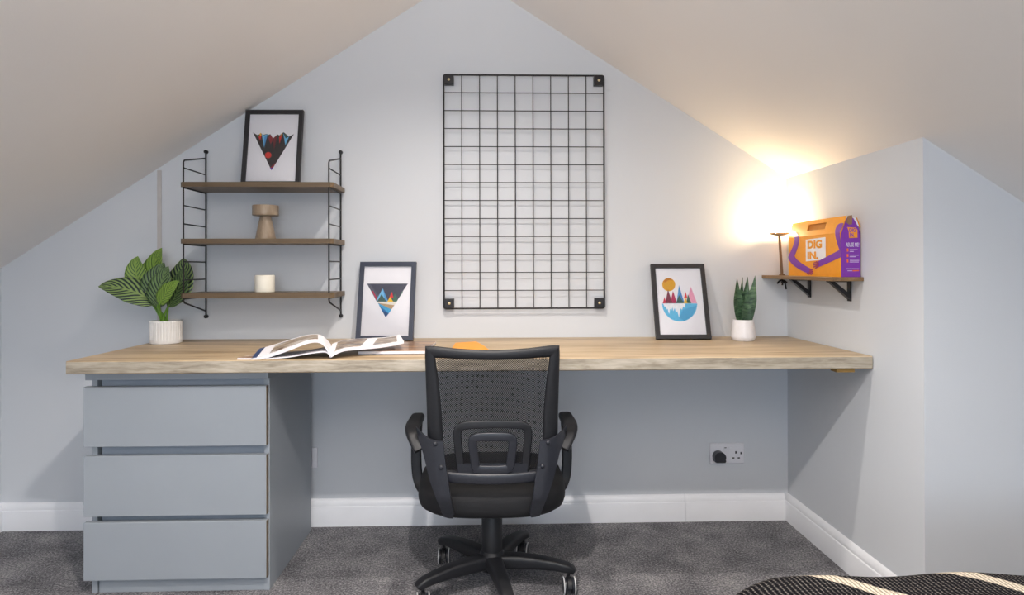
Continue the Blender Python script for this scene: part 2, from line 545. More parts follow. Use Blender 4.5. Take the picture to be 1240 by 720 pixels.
# ------------------------------------------------------------------ desk worktop
d = tag(empty('desk_worktop', (-.03, -.3, .71)), 'long oak-effect worktop fixed from wall to drawer unit', 'desk')
o3 = Vector((-.03, -.3, .71))
def P(*a):
    return Vector(a) - o3
b = B(); box(b, P(XL, -DD + .0015, H - .04), P(XR - .003, -.001, H), .0)
es = [e for e in b.edges if all(abs(v.co.y - (-DD + .0015 + .3)) < 1e-4 for v in e.verts) and abs(e.verts[0].co.x - e.verts[1].co.x) > .5]
bmesh.ops.bevel(b, geom=es, offset=.0025, segments=3, affect='EDGES', profile=0.5)
obj('top', b, M_DESK, d, smooth=40)
b = B(); box(b, P(XL + .0005, -DD - .0002, H - .0374), P(XR - .0035, -DD + .0016, H - .0026), .0005)
obj('edge_band', b, M_DESKEDGE, d)
b = B(); box(b, P(XL - .0015, -DD + .004, H - .0385), P(XL + .0005, -.002, H - .002), .0005)
obj('end_band', b, M_DESKEDGE, d)
b = B(); box(b, P(1.115, -.60, H - .0535), P(1.175, -.56, H - .04), .002)
obj('support_block', b, mat_plain('brass_block', srgb(150, 118, 60), .5), d)
b = B(); box(b, P(-.69, -.035, H - .075), P(XR - .003, -.001, H - .04), .002)
obj('wall_batten', b, M_WALL, d)

# ------------------------------------------------------------------ drawer unit
KX0, KX1 = -1.278, -.7025
ku = tag(empty('drawer_unit', ((KX0 + KX1) / 2, -.3, 0)), 'grey three-drawer chest under the worktop', 'drawers')
ko = Vector(((KX0 + KX1) / 2, -.3, 0))
def kb(name, lo, hi, mat, bev=.0012, parent=None):
    b = B(); box(b, Vector(lo) - ko, Vector(hi) - ko, bev)
    return obj(name, b, mat, parent or ku)
kb('side_panel', (KX0 + .014, -.532, 0), (KX0 + .032, -.05, .680), M_GREY)
kb('side_panel', (KX1 - .018, -.532, 0), (KX1, -.05, .680), M_GREY)
kb('top_panel', (KX0, -.545, .680), (KX1, -.05, .709), M_GREY)
kb('back_panel', (KX0 + .032, -.06, .01), (KX1 - .018, -.052, .68), M_GREYEDGE)
kb('plinth', (KX0 + .036, -.530, .0), (KX1 - .018, -.512, .047), M_GREY)
kb('divider_rail', (KX0 + .040, -.522, .418), (KX1 - .018, -.50, .490), M_GREYEDGE)
kb('divider_rail', (KX0 + .040, -.522, .205), (KX1 - .018, -.50, .272), M_GREYEDGE)
kb('divider_rail', (KX0 + .040, -.522, .640), (KX1 - .018, -.50, .680), M_GREYEDGE)
for z0, z1 in ((.470, .660), (.250, .441), (.048, .231)):
    dr = kb('drawer', (KX0, -.553, z0), (KX1 - .004, -.5335, z1), M_GREY, .0015)
    e = kb('edge_band', (KX1 - .0041, -.5528, z0 + .001), (KX1 - .0028, -.5337, z1 - .001), M_RAW, 0, dr)

# ------------------------------------------------------------------ string shelf
sh = tag(empty('wall_shelf', (-.86, 0, .84)), 'three-tier wall shelf with black wire ladder sides and walnut boards', 'shelf')
so = Vector((-.86, 0, .84))
def ladder(x):
    lad = B()
    yw, yf = -.008, -.2
    sweep(lad, [Vector(p) - so for p in ((x, yw, .845), (x, yw, 1.497))], circ(.0035), up=(0, 1, 0))
    fr = [(x, yw, .862), (x, yw - .01, .866), (x, yf + .008, .906), (x, yf, .916), (x, yf, 1.428), (x, yf + .008, 1.436), (x, yw, 1.474)]
    sweep(lad, [Vector(p) - so for p in fr], circ(.0032), up=(1, 0, 0))
    lo = obj('ladder_side', lad, M_BLACK, sh, smooth=60)
    rb = B(); sweep(rb, [(0, yw, 0), (0, yf, 0)], circ(.0026), up=(1, 0, 0))
    first = None
    for z in (1.407, 1.333, 1.267, 1.199, 1.123, 1.059, .991, .921):
        if first is None:
            first = obj('rung', rb, M_BLACK, lo, smooth=60); first.location = (x - so.x, 0, z - so.z)
        else:
            inst(first, (x - so.x, 0, z - so.z), parent=lo)
    for z in (.842, 1.5):
        pb = B()
        sweep(pb, [Vector((x, -.0005, z)) - so, Vector((x, -.012, z)) - so], circ(.0075, 14), up=(1, 0, 0))
        sweep(pb, [Vector((x, -.012, z)) - so, Vector((x, -.014, z)) - so], circ(.005, 14), up=(1, 0, 0))
        obj('wall_pin', pb, M_BLACK, lo, smooth=40)
ladder(-1.129)
ladder(-.594)
sb = B()
pl = [(-.281, -.012), (.283, -.012), (.283, -.195), (.273, -.206), (-.271, -.206), (-.281, -.195)]
prism(sb, [(x, y, 0) for x, y in pl], (0, 0, .018))
bevel_all(sb, .001, 1)
SHZ = (1.3345, 1.1245, .9225)
s0 = None
for z in SHZ:
    if s0 is None:
        s0 = obj('shelf_board', sb, M_SHELF, sh); s0.location = (0, 0, z - so.z + .0015)
    else:
        inst(s0, (0, 0, z - so.z + .0015))
SHT = [z + .0195 for z in SHZ]

# ------------------------------------------------------------------ wire grid
gx0, gx1, gz0, gz1, gy = -.179, .4687, .8702, 1.8111, -.020
g = tag(empty('wire_grid', ((gx0 + gx1) / 2, gy, gz0)), 'black wire grid memo panel screwed to the back wall', 'grid panel')
go = Vector(((gx0 + gx1) / 2, gy, gz0))
wbm = B(); sweep(wbm, [(0, 0, 0), (0, 0, gz1 - gz0)], circ(.0019, 6), up=(0, 1, 0))
hbm = B(); sweep(hbm, [(gx0 - go.x, 0, 0), (gx1 - go.x, 0, 0)], circ(.0019, 6), up=(0, 0, 1))
vw = obj('vertical_wire', wbm, M_BLACK, g, smooth=80)
for i in range(1, 9):
    x = gx0 + (gx1 - gx0) * i / 9 - go.x
    if i == 1:
        vw.location = (x, .002, 0)
    else:
        inst(vw, (x, .002, 0))
hw = obj('horizontal_wire', hbm, M_BLACK, g, smooth=80)
for i in range(1, 13):
    z = (gz1 - gz0) * i / 13
    if i == 1:
        hw.location = (0, -.0018, z)
    else:
        inst(hw, (0, -.0018, z))
rim = []
for cx, cz, a0 in ((gx1 - .008, gz1 - .008, 0), (gx0 + .008, gz1 - .008, PI / 2), (gx0 + .008, gz0 + .008, PI), (gx1 - .008, gz0 + .008, 1.5 * PI)):
    for k in range(5):
        a = a0 + PI / 2 * k / 4
        rim.append(Vector((cx + .008 * math.cos(a), gy, cz + .008 * math.sin(a))) - go)
rb = B(); sweep(rb, rim, circ(.0036, 8), up=(0, 1, 0), closed=True)
obj('rim_wire', rb, M_BLACK, g, smooth=60)
c0 = None
for cx, cz in ((gx0 + .021, gz1 - .021), (gx1 - .021, gz1 - .021), (gx0 + .021, gz0 + .021), (gx1 - .021, gz0 + .021)):
    loc = Vector((cx, gy, cz)) - go
    if c0 is None:
        cb = B(); box(cb, (-.019, -.010, -.019), (.019, .0195, .019), .002)
        c0 = obj('corner_clip', cb, M_BLACK, g); c0.location = loc
        kbm = B(); lathe(kbm, [(.0055, 0), (.0055, .001), (.004, .0022), (.0015, .0026)], 14)
        for v in kbm.verts:
            v.co = Vector((v.co.x, -.010 - v.co.z, v.co.y))
        sc0 = obj('screw', kbm, M_BRASS, c0, smooth=40)
    else:
        c = inst(c0, loc)
        inst(sc0, parent=c)

# ------------------------------------------------------------------ picture frames
ARTCOL = {}
def acol(rgb):
    k = 'ink_%d_%d_%d' % rgb
    if k not in MATS:
        mat_plain(k, srgb(*rgb), .6, var=.06, scale=90)
    return MATS[k]
def picture(label, loc, rotz, lean, W, Hh, bar, fm, mount_px, art):
    root = tag(empty('picture_frame', loc, (-lean, 0, rotz)), label, 'picture', 'framed mountain prints')
    # four mitred bars
    t = .016
    for A, Bp, in_a, in_b in (((-W / 2, 0), (W / 2, 0), (-W / 2 + bar, bar), (W / 2 - bar, bar)),
                              ((W / 2, 0), (W / 2, Hh), (W / 2 - bar, bar), (W / 2 - bar, Hh - bar)),
                              ((W / 2, Hh), (-W / 2, Hh), (W / 2 - bar, Hh - bar), (-W / 2 + bar, Hh - bar)),
                              ((-W / 2, Hh), (-W / 2, 0), (-W / 2 + bar, Hh - bar), (-W / 2 + bar, bar))):
        bm = B(); prism(bm, [(A[0], -t, A[1]), (Bp[0], -t, Bp[1]), (in_b[0], -t, in_b[1]), (in_a[0], -t, in_a[1])], (0, t, 0))
        bevel_all(bm, .0008, 1)
        obj('frame_bar', bm, fm, root)
    bm = B(); box(bm, (-W / 2 + bar - .002, -.008, bar - .002), (W / 2 - bar + .002, -.003, Hh - bar + .002))
    obj('mount', bm, M_MOUNT, root)
    (x00, y0), (x10, _), (x11, y1), (x01, _) = mount_px
    mw, mh = W - 2 * bar, Hh - 2 * bar
    def mp(x, y):
        tt = (y - y0) / (y1 - y0)
        lft = x00 + (x01 - x00) * tt
        rgt = x10 + (x11 - x10) * tt
        return (-mw / 2 + mw * (x - lft) / (rgt - lft), Hh - bar - mh * tt)
    bm = B()
    mats = []
    for i, (rgb, pts) in enumerate(art):
        mm = acol(rgb)
        if mm not in mats:
            mats.append(mm)
        vs = []
        for (x, y) in pts:
            a, c = mp(x, y)
            vs.append(bm.verts.new((a, -.0082 - .00009 * i, c)))
        f = bm.faces.new(vs)
        f.material_index = mats.index(mm)
    obj('artwork', bm, mats, root)
    bm = B(); box(bm, (-W / 2 + bar - .001, -.0125, bar - .001), (W / 2 - bar + .001, -.0115, Hh - bar + .001))
    obj('glass_pane', bm, M_PANE, root)
    return root
def disc(cx, cy, r, a0=0, a1=360, n=28):
    return [(cx + r * math.cos(math.radians(a0 + (a1 - a0) * i / n)), cy + r * math.sin(math.radians(a0 + (a1 - a0) * i / n))) for i in range(n + (0 if a1 - a0 == 360 else 1))]
K = (44, 40, 42)
art1 = [
    (K, [(137, 245), (180, 272), (207, 250), (225, 268), (262, 258), (275, 268), (292, 260), (322, 305), (355, 262), (375, 272), (398, 252), (412, 243), (460, 282), (505, 260), (308, 588)]),
    ((48, 78, 58), [(168, 266), (192, 270), (186, 312)]), ((40, 74, 66), [(258, 260), (282, 270), (268, 300)]), ((40, 74, 66), [(360, 268), (380, 276), (366, 320)]),
    ((214, 52, 40), [(186, 280), (216, 268), (202, 322)]), ((232, 176, 30), [(194, 262), (207, 248), (215, 268), (204, 280)]),
    ((108, 186, 226), [(216, 262), (236, 272), (270, 260), (240, 384)]), ((78, 150, 206), [(240, 290), (270, 260), (240, 384)]),
    ((140, 36, 44), [(276, 300), (292, 262), (322, 306), (298, 352)]), ((112, 32, 40), [(316, 300), (358, 264), (330, 402)]),
    ((210, 48, 38), [(372, 286), (402, 268), (376, 350)]), ((232, 170, 30), [(384, 272), (398, 252), (406, 264)]),
    ((108, 186, 226), [(408, 250), (432, 300), (462, 282), (430, 362)]), ((46, 84, 74), [(416, 258), (448, 272), (436, 300)]),
    ((216, 54, 44), disc(278, 452, 28)),
    ((150, 30, 40), [(296, 566), (350, 516), (338, 540), (316, 570)]), ((70, 60, 170), [(296, 566), (322, 566), (308, 588)])]
art2 = [
    ((62, 64, 82), [(122, 222), (480, 222), (430, 297), (385, 375), (212, 375)]), ((84, 86, 102), [(122, 222), (150, 222), (232, 330), (212, 375)]),
    ((190, 40, 76), [(166, 282), (178, 285), (218, 352), (208, 360)]),
    ((112, 182, 222), [(262, 262), (312, 375), (212, 375), (216, 345)]), ((78, 146, 200), [(262, 262), (312, 375), (285, 375)]),
    ((62, 94, 86), [(252, 312), (298, 375), (212, 375)]), ((214, 48, 52), [(342, 290), (356, 340), (316, 350)]),
    ((56, 104, 84), [(368, 305), (394, 358), (385, 375), (345, 372)]), ((96, 134, 110), [(430, 290), (440, 296), (400, 348)]),
    ((240, 196, 20), [(328, 335), (356, 375), (302, 375)]),
    ((226, 220, 208), [(212, 375), (385, 375), (368, 402), (226, 388)]), ((180, 150, 110), [(222, 386), (366, 404), (340, 440)]),
    ((60, 160, 206), [(222, 386), (342, 440), (318, 474), (240, 412)]), ((28, 106, 166), [(232, 404), (320, 472), (292, 505)]), ((18, 70, 120), [(262, 452), (318, 474), (292, 505)])]
lake = [(158, 388)] + [(310 - 152 * math.cos(math.radians(a)), 388 + 152 * math.sin(math.radians(a))) for a in range(10, 171, 8)] + [(462, 388)]
art3 = [
    ((96, 184, 222), lake), ((78, 164, 208), [(300, 510), (340, 440), (400, 420), (455, 405), (420, 490), (350, 535)]),
    ((236, 236, 240), [(168, 389), (360, 389), (352, 424), (340, 412), (330, 440), (316, 428), (301, 508), (288, 452), (276, 466), (266, 424), (254, 452), (246, 420), (236, 446), (226, 432), (216, 476), (204, 430), (196, 440), (188, 412), (180, 418)]),
    ((216, 160, 36), disc(220, 225, 57)), ((190, 120, 34), [(170, 200), (200, 172), (240, 172), (258, 190), (220, 186), (190, 206)]),
    ((206, 32, 66), [(180, 332), (196, 386), (163, 386)]), ((176, 36, 84), [(255, 280), (288, 386), (228, 386)]),
    ((122, 44, 66), [(212, 266), (248, 386), (186, 386)]), ((92, 160, 212), [(308, 230), (352, 386), (282, 386)]), ((64, 128, 188), [(308, 230), (352, 386), (318, 386)]),
    ((58, 96, 90), [(307, 314), (346, 386), (278, 386)]), ((58, 104, 84), [(384, 310), (412, 386), (366, 386)]),
    ((222, 44, 48), [(363, 286), (378, 344), (348, 344)]), ((242, 190, 30), [(361, 334), (378, 386), (344, 386)]),
    ((230, 160, 186), [(410, 244), (460, 386), (410, 386), (388, 320)])]
picture('black framed print of a dark jagged triangle with a red dot, on the top shelf', (-.851, -.068, SHT[0] + .0002), math.radians(-1), math.radians(10), .228, .312, .0165, M_FRAME,
        ((110, 80), (552, 85), (525, 690), (80, 685)), art1)
picture('slate framed print of mountains in an upside-down triangle, behind the magazines', (-.405, -.090, H + .0002), math.radians(-6), math.radians(12), .226, .312, .0175, M_FRAMEB,
        ((100, 75), (512, 75), (495, 660), (75, 660)), art2)
picture('black framed print of a sun over mountains and a round lake, beside the snake plant', (.764, -.108, H + .0002), math.radians(-1), math.radians(18), .217, .308, .0165, M_FRAME,
        ((103, 82), (495, 82), (535, 652), (132, 655)), art3)

# ------------------------------------------------------------------ things on the shelf
b = B()
lathe(b, [(.036, 0), (.0378, .001), (.0378, .003), (.0352, .018), (.030, .045), (.0245, .070), (.0212, .086), (.021, .0895), (.046, .091), (.0482, .093), (.0488, .096), (.0488, .128), (.0475, .1305), (.045, .131), (.039, .131), (.036, .126), (.001, .126)], 48)
ped = obj('candle_pedestal', b, M_TURNED, smooth=40)
ped.location = (-.855, -.12, SHT[1])
tag(ped, 'turned wooden pedestal candle holder on the middle shelf', 'candle holder')
b = B()
lathe(b, [(.034, 0), (.0362, .001), (.0368, .003), (.0368, .060), (.0358, .0645), (.033, .066), (.030, .0645), (.012, .062), (.001, .062)], 40)
cn = obj('pillar_candle', b, M_WAX, smooth=50)
cn.location = (-.858, -.12, SHT[2])
tag(cn, 'short ivory pillar candle on the lowest shelf', 'candle')

# ------------------------------------------------------------------ leafy plant
def leaf(bm, base, ctrl, tip, width, nrm, fold=.25, n=14, m=8, shape=1.0, curl=0.0):
    base, ctrl, tip, nrm = Vector(base), Vector(ctrl), Vector(tip), Vector(nrm).normalized()
    uvl = bm.loops.layers.uv.verify()
    rows = []
    for i in range(n + 1):
        t = i / n
        p = base * (1 - t) ** 2 + ctrl * (2 * t * (1 - t)) + tip * t * t
        tg = ((ctrl - base) * (1 - t) + (tip - ctrl) * t).normalized()
        side = tg.cross(nrm).normalized()
        nn = side.cross(tg).normalized()
        wv = width / 2 * (math.sin(PI * min(1, t ** (0.72 * shape))) ** 0.75 if 0 < t < 1 else 0.0)
        wv = max(wv, .0008)
        row = []
        for j in range(m + 1):
            s = -1 + 2 * j / m
            q = p + side * (s * wv) + nn * (wv * fold * (abs(s) ** 1.5) - curl * wv * s * s) + nn * (.04 * wv * math.sin(t * 19 + s * 3) * abs(s))
            row.append((bm.verts.new(q), (t, (s + 1) / 2)))
        rows.append(row)
    for i in range(n):
        for j in range(m):
            qd = (rows[i][j], rows[i][j + 1], rows[i + 1][j + 1], rows[i + 1][j])
            f = bm.faces.new([x[0] for x in qd])
            for lp, x in zip(f.loops, qd):
                lp[uvl].uv = x[1]
    return bm
def thicken(o, t):
    md = o.modifiers.new('solid', 'SOLIDIFY')
    md.thickness = t
    md.offset = 0
PC = Vector((-1.228, -.128, H))
pp = tag(empty('potted_plant', PC), 'striped-leaf foliage plant in a ribbed white pot, under the wall shelf', 'plant')
b = B()
NR = 34
rib = lambda i, z: 1 + (.030 if (i % 6) in (1, 2, 3, 4) else 0) * (1 if .016 < z < .083 else 0)
lathe(b, [(.050, 0), (.0548, .0015), (.0562, .004), (.0562, .0155), (.0552, .0165), (.0552, .080), (.0560, .0815), (.0562, .0855), (.0545, .0865), (.0505, .0855), (.050, .074), (.001, .074)], NR * 6, rib=rib)
obj('pot', b, M_CERAMATT, pp, smooth=35)
b = B(); lathe(b, [(.0495, .074), (.0490, .0775), (.030, .0800), (.001, .0805)], 30)
obj('soil', b, M_SOIL, pp, smooth=60)
def lp(u, v, y):
    return at_plane(1, y, u, v) - PC
LEAVES = [  # base px+depth, tip px+depth, ctrl offset, width, normal, material
    ((191, 368, -.150), (119, 347, -.190), (-.01, -.0, .045), .105, (.12, -.78, .6), M_LEAFD, 1.0),
    ((178, 356, -.115), (167, 310, -.110), (-.045, 0, .0), .082, (.30, -.9, .25), M_LEAFY, 1.1),
    ((184, 362, -.105), (196, 300, -.095), (-.035, 0, .01), .098, (-.15, -.95, .2), M_LEAFY, 1.0),
    ((183, 366, -.140), (199, 318, -.135), (-.015, -.02, .0), .096, (.1, -.95, .3), M_LEAF, 1.15),
    ((191, 372, -.165), (204, 322, -.165), (-.01, -.02, .0), .092, (.0, -.95, .3), M_LEAF, 1.0),
    ((193, 369, -.190), (217, 340, -.195), (-.01, -.01, .012), .066, (-.1, -.9, .4), M_LEAFY, 1.0),
    ((204, 368, -.125), (222, 312, -.085), (.034, .0, .0), .128, (-.15, -.95, .2), M_LEAFD, 1.0),
    ((203, 372, -.150), (222, 324, -.125), (.024, .0, -.01), .096, (-.28, -.9, .2), M_LEAF, 1.2),
    ((186, 370, -.12), (172, 338, -.11), (.0, 0, .0), .062, (.2, -.9, .3), M_LEAFD, 1.0),
]
for (bu, bv, by), (tu, tv, ty), off, wd, nm, mt, shp in LEAVES:
    bp, tp = lp(bu, bv, by), lp(tu, tv, ty)
    mid = (bp + tp) / 2 + Vector(off)
    b = B(); leaf(b, bp, mid, tp, wd, nm, shape=shp, curl=.12)
    lf = obj('leaf', b, mt, pp, smooth=80)
    thicken(lf, .0012)
    root = Vector((random.uniform(-.014, .014), random.uniform(-.014, .014), .079))
    tg = (mid - bp).normalized()
    st = spline([root, root * .5 + bp * .5 + Vector((0, 0, .006)), bp, bp + tg * .012], 5)
    b = B(); sweep(b, st, circ(.0036, 8), up=(.2, .9, .1), scales=[(1.25 - .55 * i / (len(st) - 1),) * 2 for i in range(len(st))])
    obj('stem', b, M_STEM, pp, smooth=80)

# ------------------------------------------------------------------ snake plant
SC = Vector((.987, -.150, H))
sp = tag(empty('snake_plant', SC), 'small upright snake plant in a smooth white pot on the desk', 'plant')
b = B()
lathe(b, [(.036, 0), (.0395, .001), (.0415, .004), (.0462, .0135), (.0464, .017), (.0452, .028), (.0415, .060), (.0388, .0785), (.0382, .0805), (.0368, .081), (.0355, .0795), (.035, .070), (.001, .070)], 48)
obj('pot', b, M_CERAMIC, sp, smooth=35)
b = B(); lathe(b, [(.0345, .070), (.034, .0735), (.015, .0755), (.001, .076)], 24)
obj('soil', b, M_SOIL, sp, smooth=60)
def blade(base, ctrl, tip, width, nrm):
    base, ctrl, tip, nrm = Vector(base), Vector(ctrl), Vector(tip), Vector(nrm).normalized()
    b = B()
    rows = []
    n = 14
    for i in range(n + 1):
        t = i / n
        p = base * (1 - t) ** 2 + ctrl * (2 * t * (1 - t)) + tip * t * t
        tg = ((ctrl - base) * (1 - t) + (tip - ctrl) * t).normalized()
        side = tg.cross(nrm).normalized(); nn = side.cross(tg)
        wv = width / 2 * (.72 + .28 * math.sin(PI * min(1, t * 1.25))) * (1 - max(0, (t - .45) / .55) ** 1.6) + .0006
        sec = [(-1, .25, 0), (-.5, .02, 0), (0, -.1, 0), (.5, .02, 0), (1, .25, 0), (.5, .02, 1), (0, -.1, 1), (-.5, .02, 1)]
        rows.append([b.verts.new(p + side * (s * wv) + nn * (h * wv + k * .0028 * (1 - t * .8))) for s, h, k in sec])
    for i in range(n):
        for k in range(8):
            b.faces.new((rows[i][k], rows[i][(k + 1) % 8], rows[i + 1][(k + 1) % 8], rows[i + 1][k]))
    b.faces.new(rows[0][::-1]); b.faces.new(rows[-1])
    return b
def sq(u, v, y):
    return at_plane(1, y, u, v) - SC
for bs, ct, tu, tv, ty, wd, nm in (
        ((-.014, -.004, .073), (-.029, -.008, .15), 892.5, 337, -.155, .043, (.25, -1, .1)),
        ((-.003, .014, .073), (-.006, .016, .16), 899.3, 335.5, -.132, .022, (.2, -1, 0)),
        ((.006, .004, .073), (.012, .006, .16), 905.3, 335, -.142, .034, (-.1, -1, 0)),
        ((.016, -.008, .073), (.030, -.012, .16), 914.5, 333.5, -.165, .036, (-.35, -1, .1)),
        ((.003, -.016, .073), (.006, -.022, .12), 902.5, 358, -.172, .040, (0, -1, .1))):
    lf = obj('leaf', blade(bs, ct, sq(tu, tv, ty), wd, nm), M_SNAKE, sp, smooth=50)

# ------------------------------------------------------------------ wall socket, plug, blank plate
so_ = Vector((.973, 0, .273))
sk = tag(empty('wall_socket', so_), 'white double plug socket on the wall under the desk', 'socket')
b = B(); box(b, (-.0705, -.009, -.042), (.0705, -.0003, .042), .003, 3)
obj('faceplate', b, M_WHITEP, sk, smooth=40)
for x in (-.008, .013):
    b = B(); box(b, (x - .0075, -.0115, .008), (x + .0075, -.0085, .028), .0012)
    sw = obj('switch', b, M_WHITEP, sk)
    b = B(); box(b, (x - .004, -.0118, .0225), (x + .004, -.0112, .0255))
    obj('switch_mark', b, M_HOLE if x < 0 else M_TRIM, sw)
for x, z, w2, h2 in ((.036, .004, .003, .005), (.057, .001, .0025, .0045), (.0255, -.0185, .0045, .0025), (.048, -.0185, .0045, .0025)):
    b = B(); box(b, (x - w2, -.0093, z - h2), (x + w2, -.0086, z + h2))
    obj('pin_hole', b, M_HOLE, sk)
b = B()
pf = [(.0235 * math.cos(math.radians(a)), .0225 * math.sin(math.radians(a))) for a in range(-20, 201, 12)]
pf = [(x, z) for x, z in pf] + [(-.022, -.017), (-.016, -.0205), (.020, -.0205), (.023, -.016)]
prism(b, [(x, 0, z) for x, z in pf], (0, -.030, 0))
bevel_all(b, .004, 3, 50)
pg = obj('power_plug', b, M_BLACKP, smooth=40)
pg.location = (.935, -.0095, .264)
tag(pg, 'black power plug pushed into the double wall socket', 'plug')
b = B(); box(b, (-.712, -.010, .232), (-.688, -.0003, .315), .003, 3)
tag(obj('wall_plate', b, M_WHITEP, smooth=40), 'narrow white wall plate beside the back of the drawers', 'wall plate')

# ------------------------------------------------------------------ bracket shelf on the right wall
sl = tag(empty('bracket_shelf', (XR, -.28, .93)), 'small wooden shelf on two black brackets carrying lamp and carton', 'shelf')
lo_ = Vector((XR, -.28, .93))
b = B(); box(b, Vector((1.120, -.562, .9875)) - lo_, Vector((XR - .001, -.006, 1.0005)) - lo_, .001, 1)
obj('board', b, M_SHELF2, sl)
for y in (-.196, -.478):
    b = B(); box(b, Vector((XR - .0055, y - .011, .918)) - lo_, Vector((XR - .0005, y + .011, .9865)) - lo_, .001, 1)
    br = obj('bracket', b, M_BLACK, sl)
    b = B(); box(b, Vector((1.150, y - .011, .9825)) - lo_, Vector((XR - .0055, y + .011, .9872)) - lo_, .001, 1)
    obj('bracket_arm', b, M_BLACK, br)
    b = B(); prism(b, [Vector(p) - lo_ for p in ((1.154, y - .010, .9825), (1.172, y - .010, .9825), (XR - .0055, y - .010, .942), (XR - .0055, y - .010, .924))], (0, .020, 0))
    obj('bracket_brace', b, M_BLACK, br)

# ------------------------------------------------------------------ disc lamp and the clamp below it
LB = Vector((1.170, -.082, 1.0005))
lm = tag(empty('disc_lamp', LB), 'slim bronze lamp with glowing disc top standing on the little shelf', 'lamp')
b = B(); lathe(b, [(.011, .0), (.0115, .002), (.0095, .005), (.006, .007)], 20)
obj('foot', b, M_LAMPM, lm, smooth=40)
b = B(); sweep(b, [(0, 0, .005), (-.010, 0, .163)], circ(.0048, 12), up=(0, 1, 0), scales=[(1.15, 1.15), (1, 1)])
obj('stem', b, M_LAMPM, lm, smooth=60)
b = B(); lathe(b, [(.005, -.010), (.020, -.0075), (.032, -.003), (.0375, .000), (.0380, .0016), (.0365, .003), (.001, .003)], 36, c=(-.010, 0, .167))
obj('disc_shade', b, M_LAMPD, lm, smooth=50)
b = B(); lathe(b, [(.014, .0), (.019, .004), (.0205, .010), (.0185, .016), (.012, .0205), (.001, .0215)], 24, c=(-.010, 0, .1702))
obj('bulb', b, mat_emit('lamp_bulb_glow', (1.0, .74, .43, 1), 340), lm, smooth=80)
cl = tag(empty('wing_clamp', (LB.x, LB.y, .987)), 'small black winged clamp under the little shelf, below the lamp', 'clamp')
b = B(); cyl(b, (0, 0, .0002), (0, 0, -.016), .0042)
obj('screw', b, M_BLACK, cl, smooth=60)
for dx, dy, dz in ((-.020, -.003, -.014), (.021, .002, -.012), (.012, -.010, -.036), (-.005, -.014, -.020)):
    b = B(); sweep(b, spline([(0, 0, -.005), (dx * .6, dy, -.005 + dz * .3), (dx, dy, -.005 + dz)], 4), circ(.0036, 8), up=(.1, 1, .2))
    obj('wing', b, M_BLACK, cl, smooth=60)

# ------------------------------------------------------------------ carton
BX0, BX1, BY0, BY1, BZ = 1.160, 1.2235, -.548, -.163, 1.0007
BS, BT = 1.1465, 1.2025            # shoulder and ridge heights
XM0, XM1 = BX0 + .018, BX1 - .022
ct = tag(empty('carton', (1.19, -.355, BZ)), 'orange and purple gable carton with carry handle on the little shelf', 'box')
co_ = Vector((1.19, -.355, BZ))
Vv = lambda p: Vector(p) - co_
b = B()
prof = [(BX0, BZ), (BX1, BZ), (BX1, BS), (XM1, BT - .012), (XM0 + .004, BT - .012), (BX0, BS)]
lo = [b.verts.new(Vv((x, BY0 + .001, z))) for x, z in prof]
hi = [b.verts.new(Vv((x, BY1, z))) for x, z in prof]
b.faces.new(hi)
for i in range(6):
    if i == 4:
        continue                    # sloped handle panel is a part of its own
    b.faces.new((lo[i], lo[(i + 1) % 6], hi[(i + 1) % 6], hi[i]))
b.faces.new(lo)
obj('body', b, M_ORANGE, ct)
# sloped handle panel with its slot
def slope_pt(y, t):                 # t 0 shoulder .. 1 ridge
    return Vector((BX0 + (XM0 - BX0) * t, y, BS + (BT - BS) * t))
hy0, hy1, ht0, ht1 = -.430, -.300, .34, .74
b = B()
ys = [BY0, hy0, hy1, BY1]
ts = [0, ht0, ht1, 1]
gv = [[b.verts.new(Vv(slope_pt(y, t))) for t in ts] for y in ys]
for i in range(3):
    for j in range(3):
        if i == 1 and j == 1:
            continue
        b.faces.new((gv[i][j], gv[i + 1][j], gv[i + 1][j + 1], gv[i][j + 1]))
hp = obj('handle_panel', b, M_ORANGE, ct)
thicken(hp, .0014)
b = B()
inn = [Vv(slope_pt(y, t)) + Vector((.006, 0, -.001)) for y, t in ((hy0 - .004, ht0 - .06), (hy1 + .004, ht0 - .06), (hy1 + .004, ht1 + .06), (hy0 - .004, ht1 + .06))]
prism(b, inn, (.0008, 0, 0))
obj('handle_lining', b, M_ORANGED, ct)
# face printing: pixel directions meet the carton's own front planes
ns = Vector((-(BT - BS), 0, (XM0 - BX0))).normalized()
def face_pt(x, y, off):
    u, v = 955 + x / 8.474, 255 + y / 8.474
    p = at_plane(0, BX0, u, v)
    if p.z > BS:
        dv = ray(u, v)
        q0 = Vector((BX0, 0, BS))
        p = CO + dv * ((q0 - CO).dot(ns) / dv.dot(ns))
        p = p + ns * (off + .0008)
    else:
        p = p + Vector((-off, 0, 0))
    p.y = min(max(p.y, BY0 + .0005), BY1 - .0005)
    return Vv(p)
def band(bm, pts, widths, off):
    pts = spline([(x, y, 0) for x, y in pts], 6)
    n = len(pts)
    L, R_ = [], []
    for i, p in enumerate(pts):
        t = (pts[min(i + 1, n - 1)] - pts[max(i - 1, 0)]).normalized()
        f = i / (n - 1) * (len(widths) - 1)
        k = min(int(f), len(widths) - 2)
        wd = widths[k] + (widths[k + 1] - widths[k]) * (f - k)
        L.append(bm.verts.new(face_pt(p.x - t.y * wd, p.y + t.x * wd, off)))
        R_.append(bm.verts.new(face_pt(p.x + t.y * wd, p.y - t.x * wd, off)))
    for i in range(n - 1):
        bm.faces.new((L[i], L[i + 1], R_[i + 1], R_[i]))
b = B(); b.faces.new([b.verts.new(face_pt(x, y, .0006)) for x, y in ((178, 297), (380, 270), (382, 500), (178, 520))])
obj('logo_square', b, M_PRINTW, ct)
b = B()
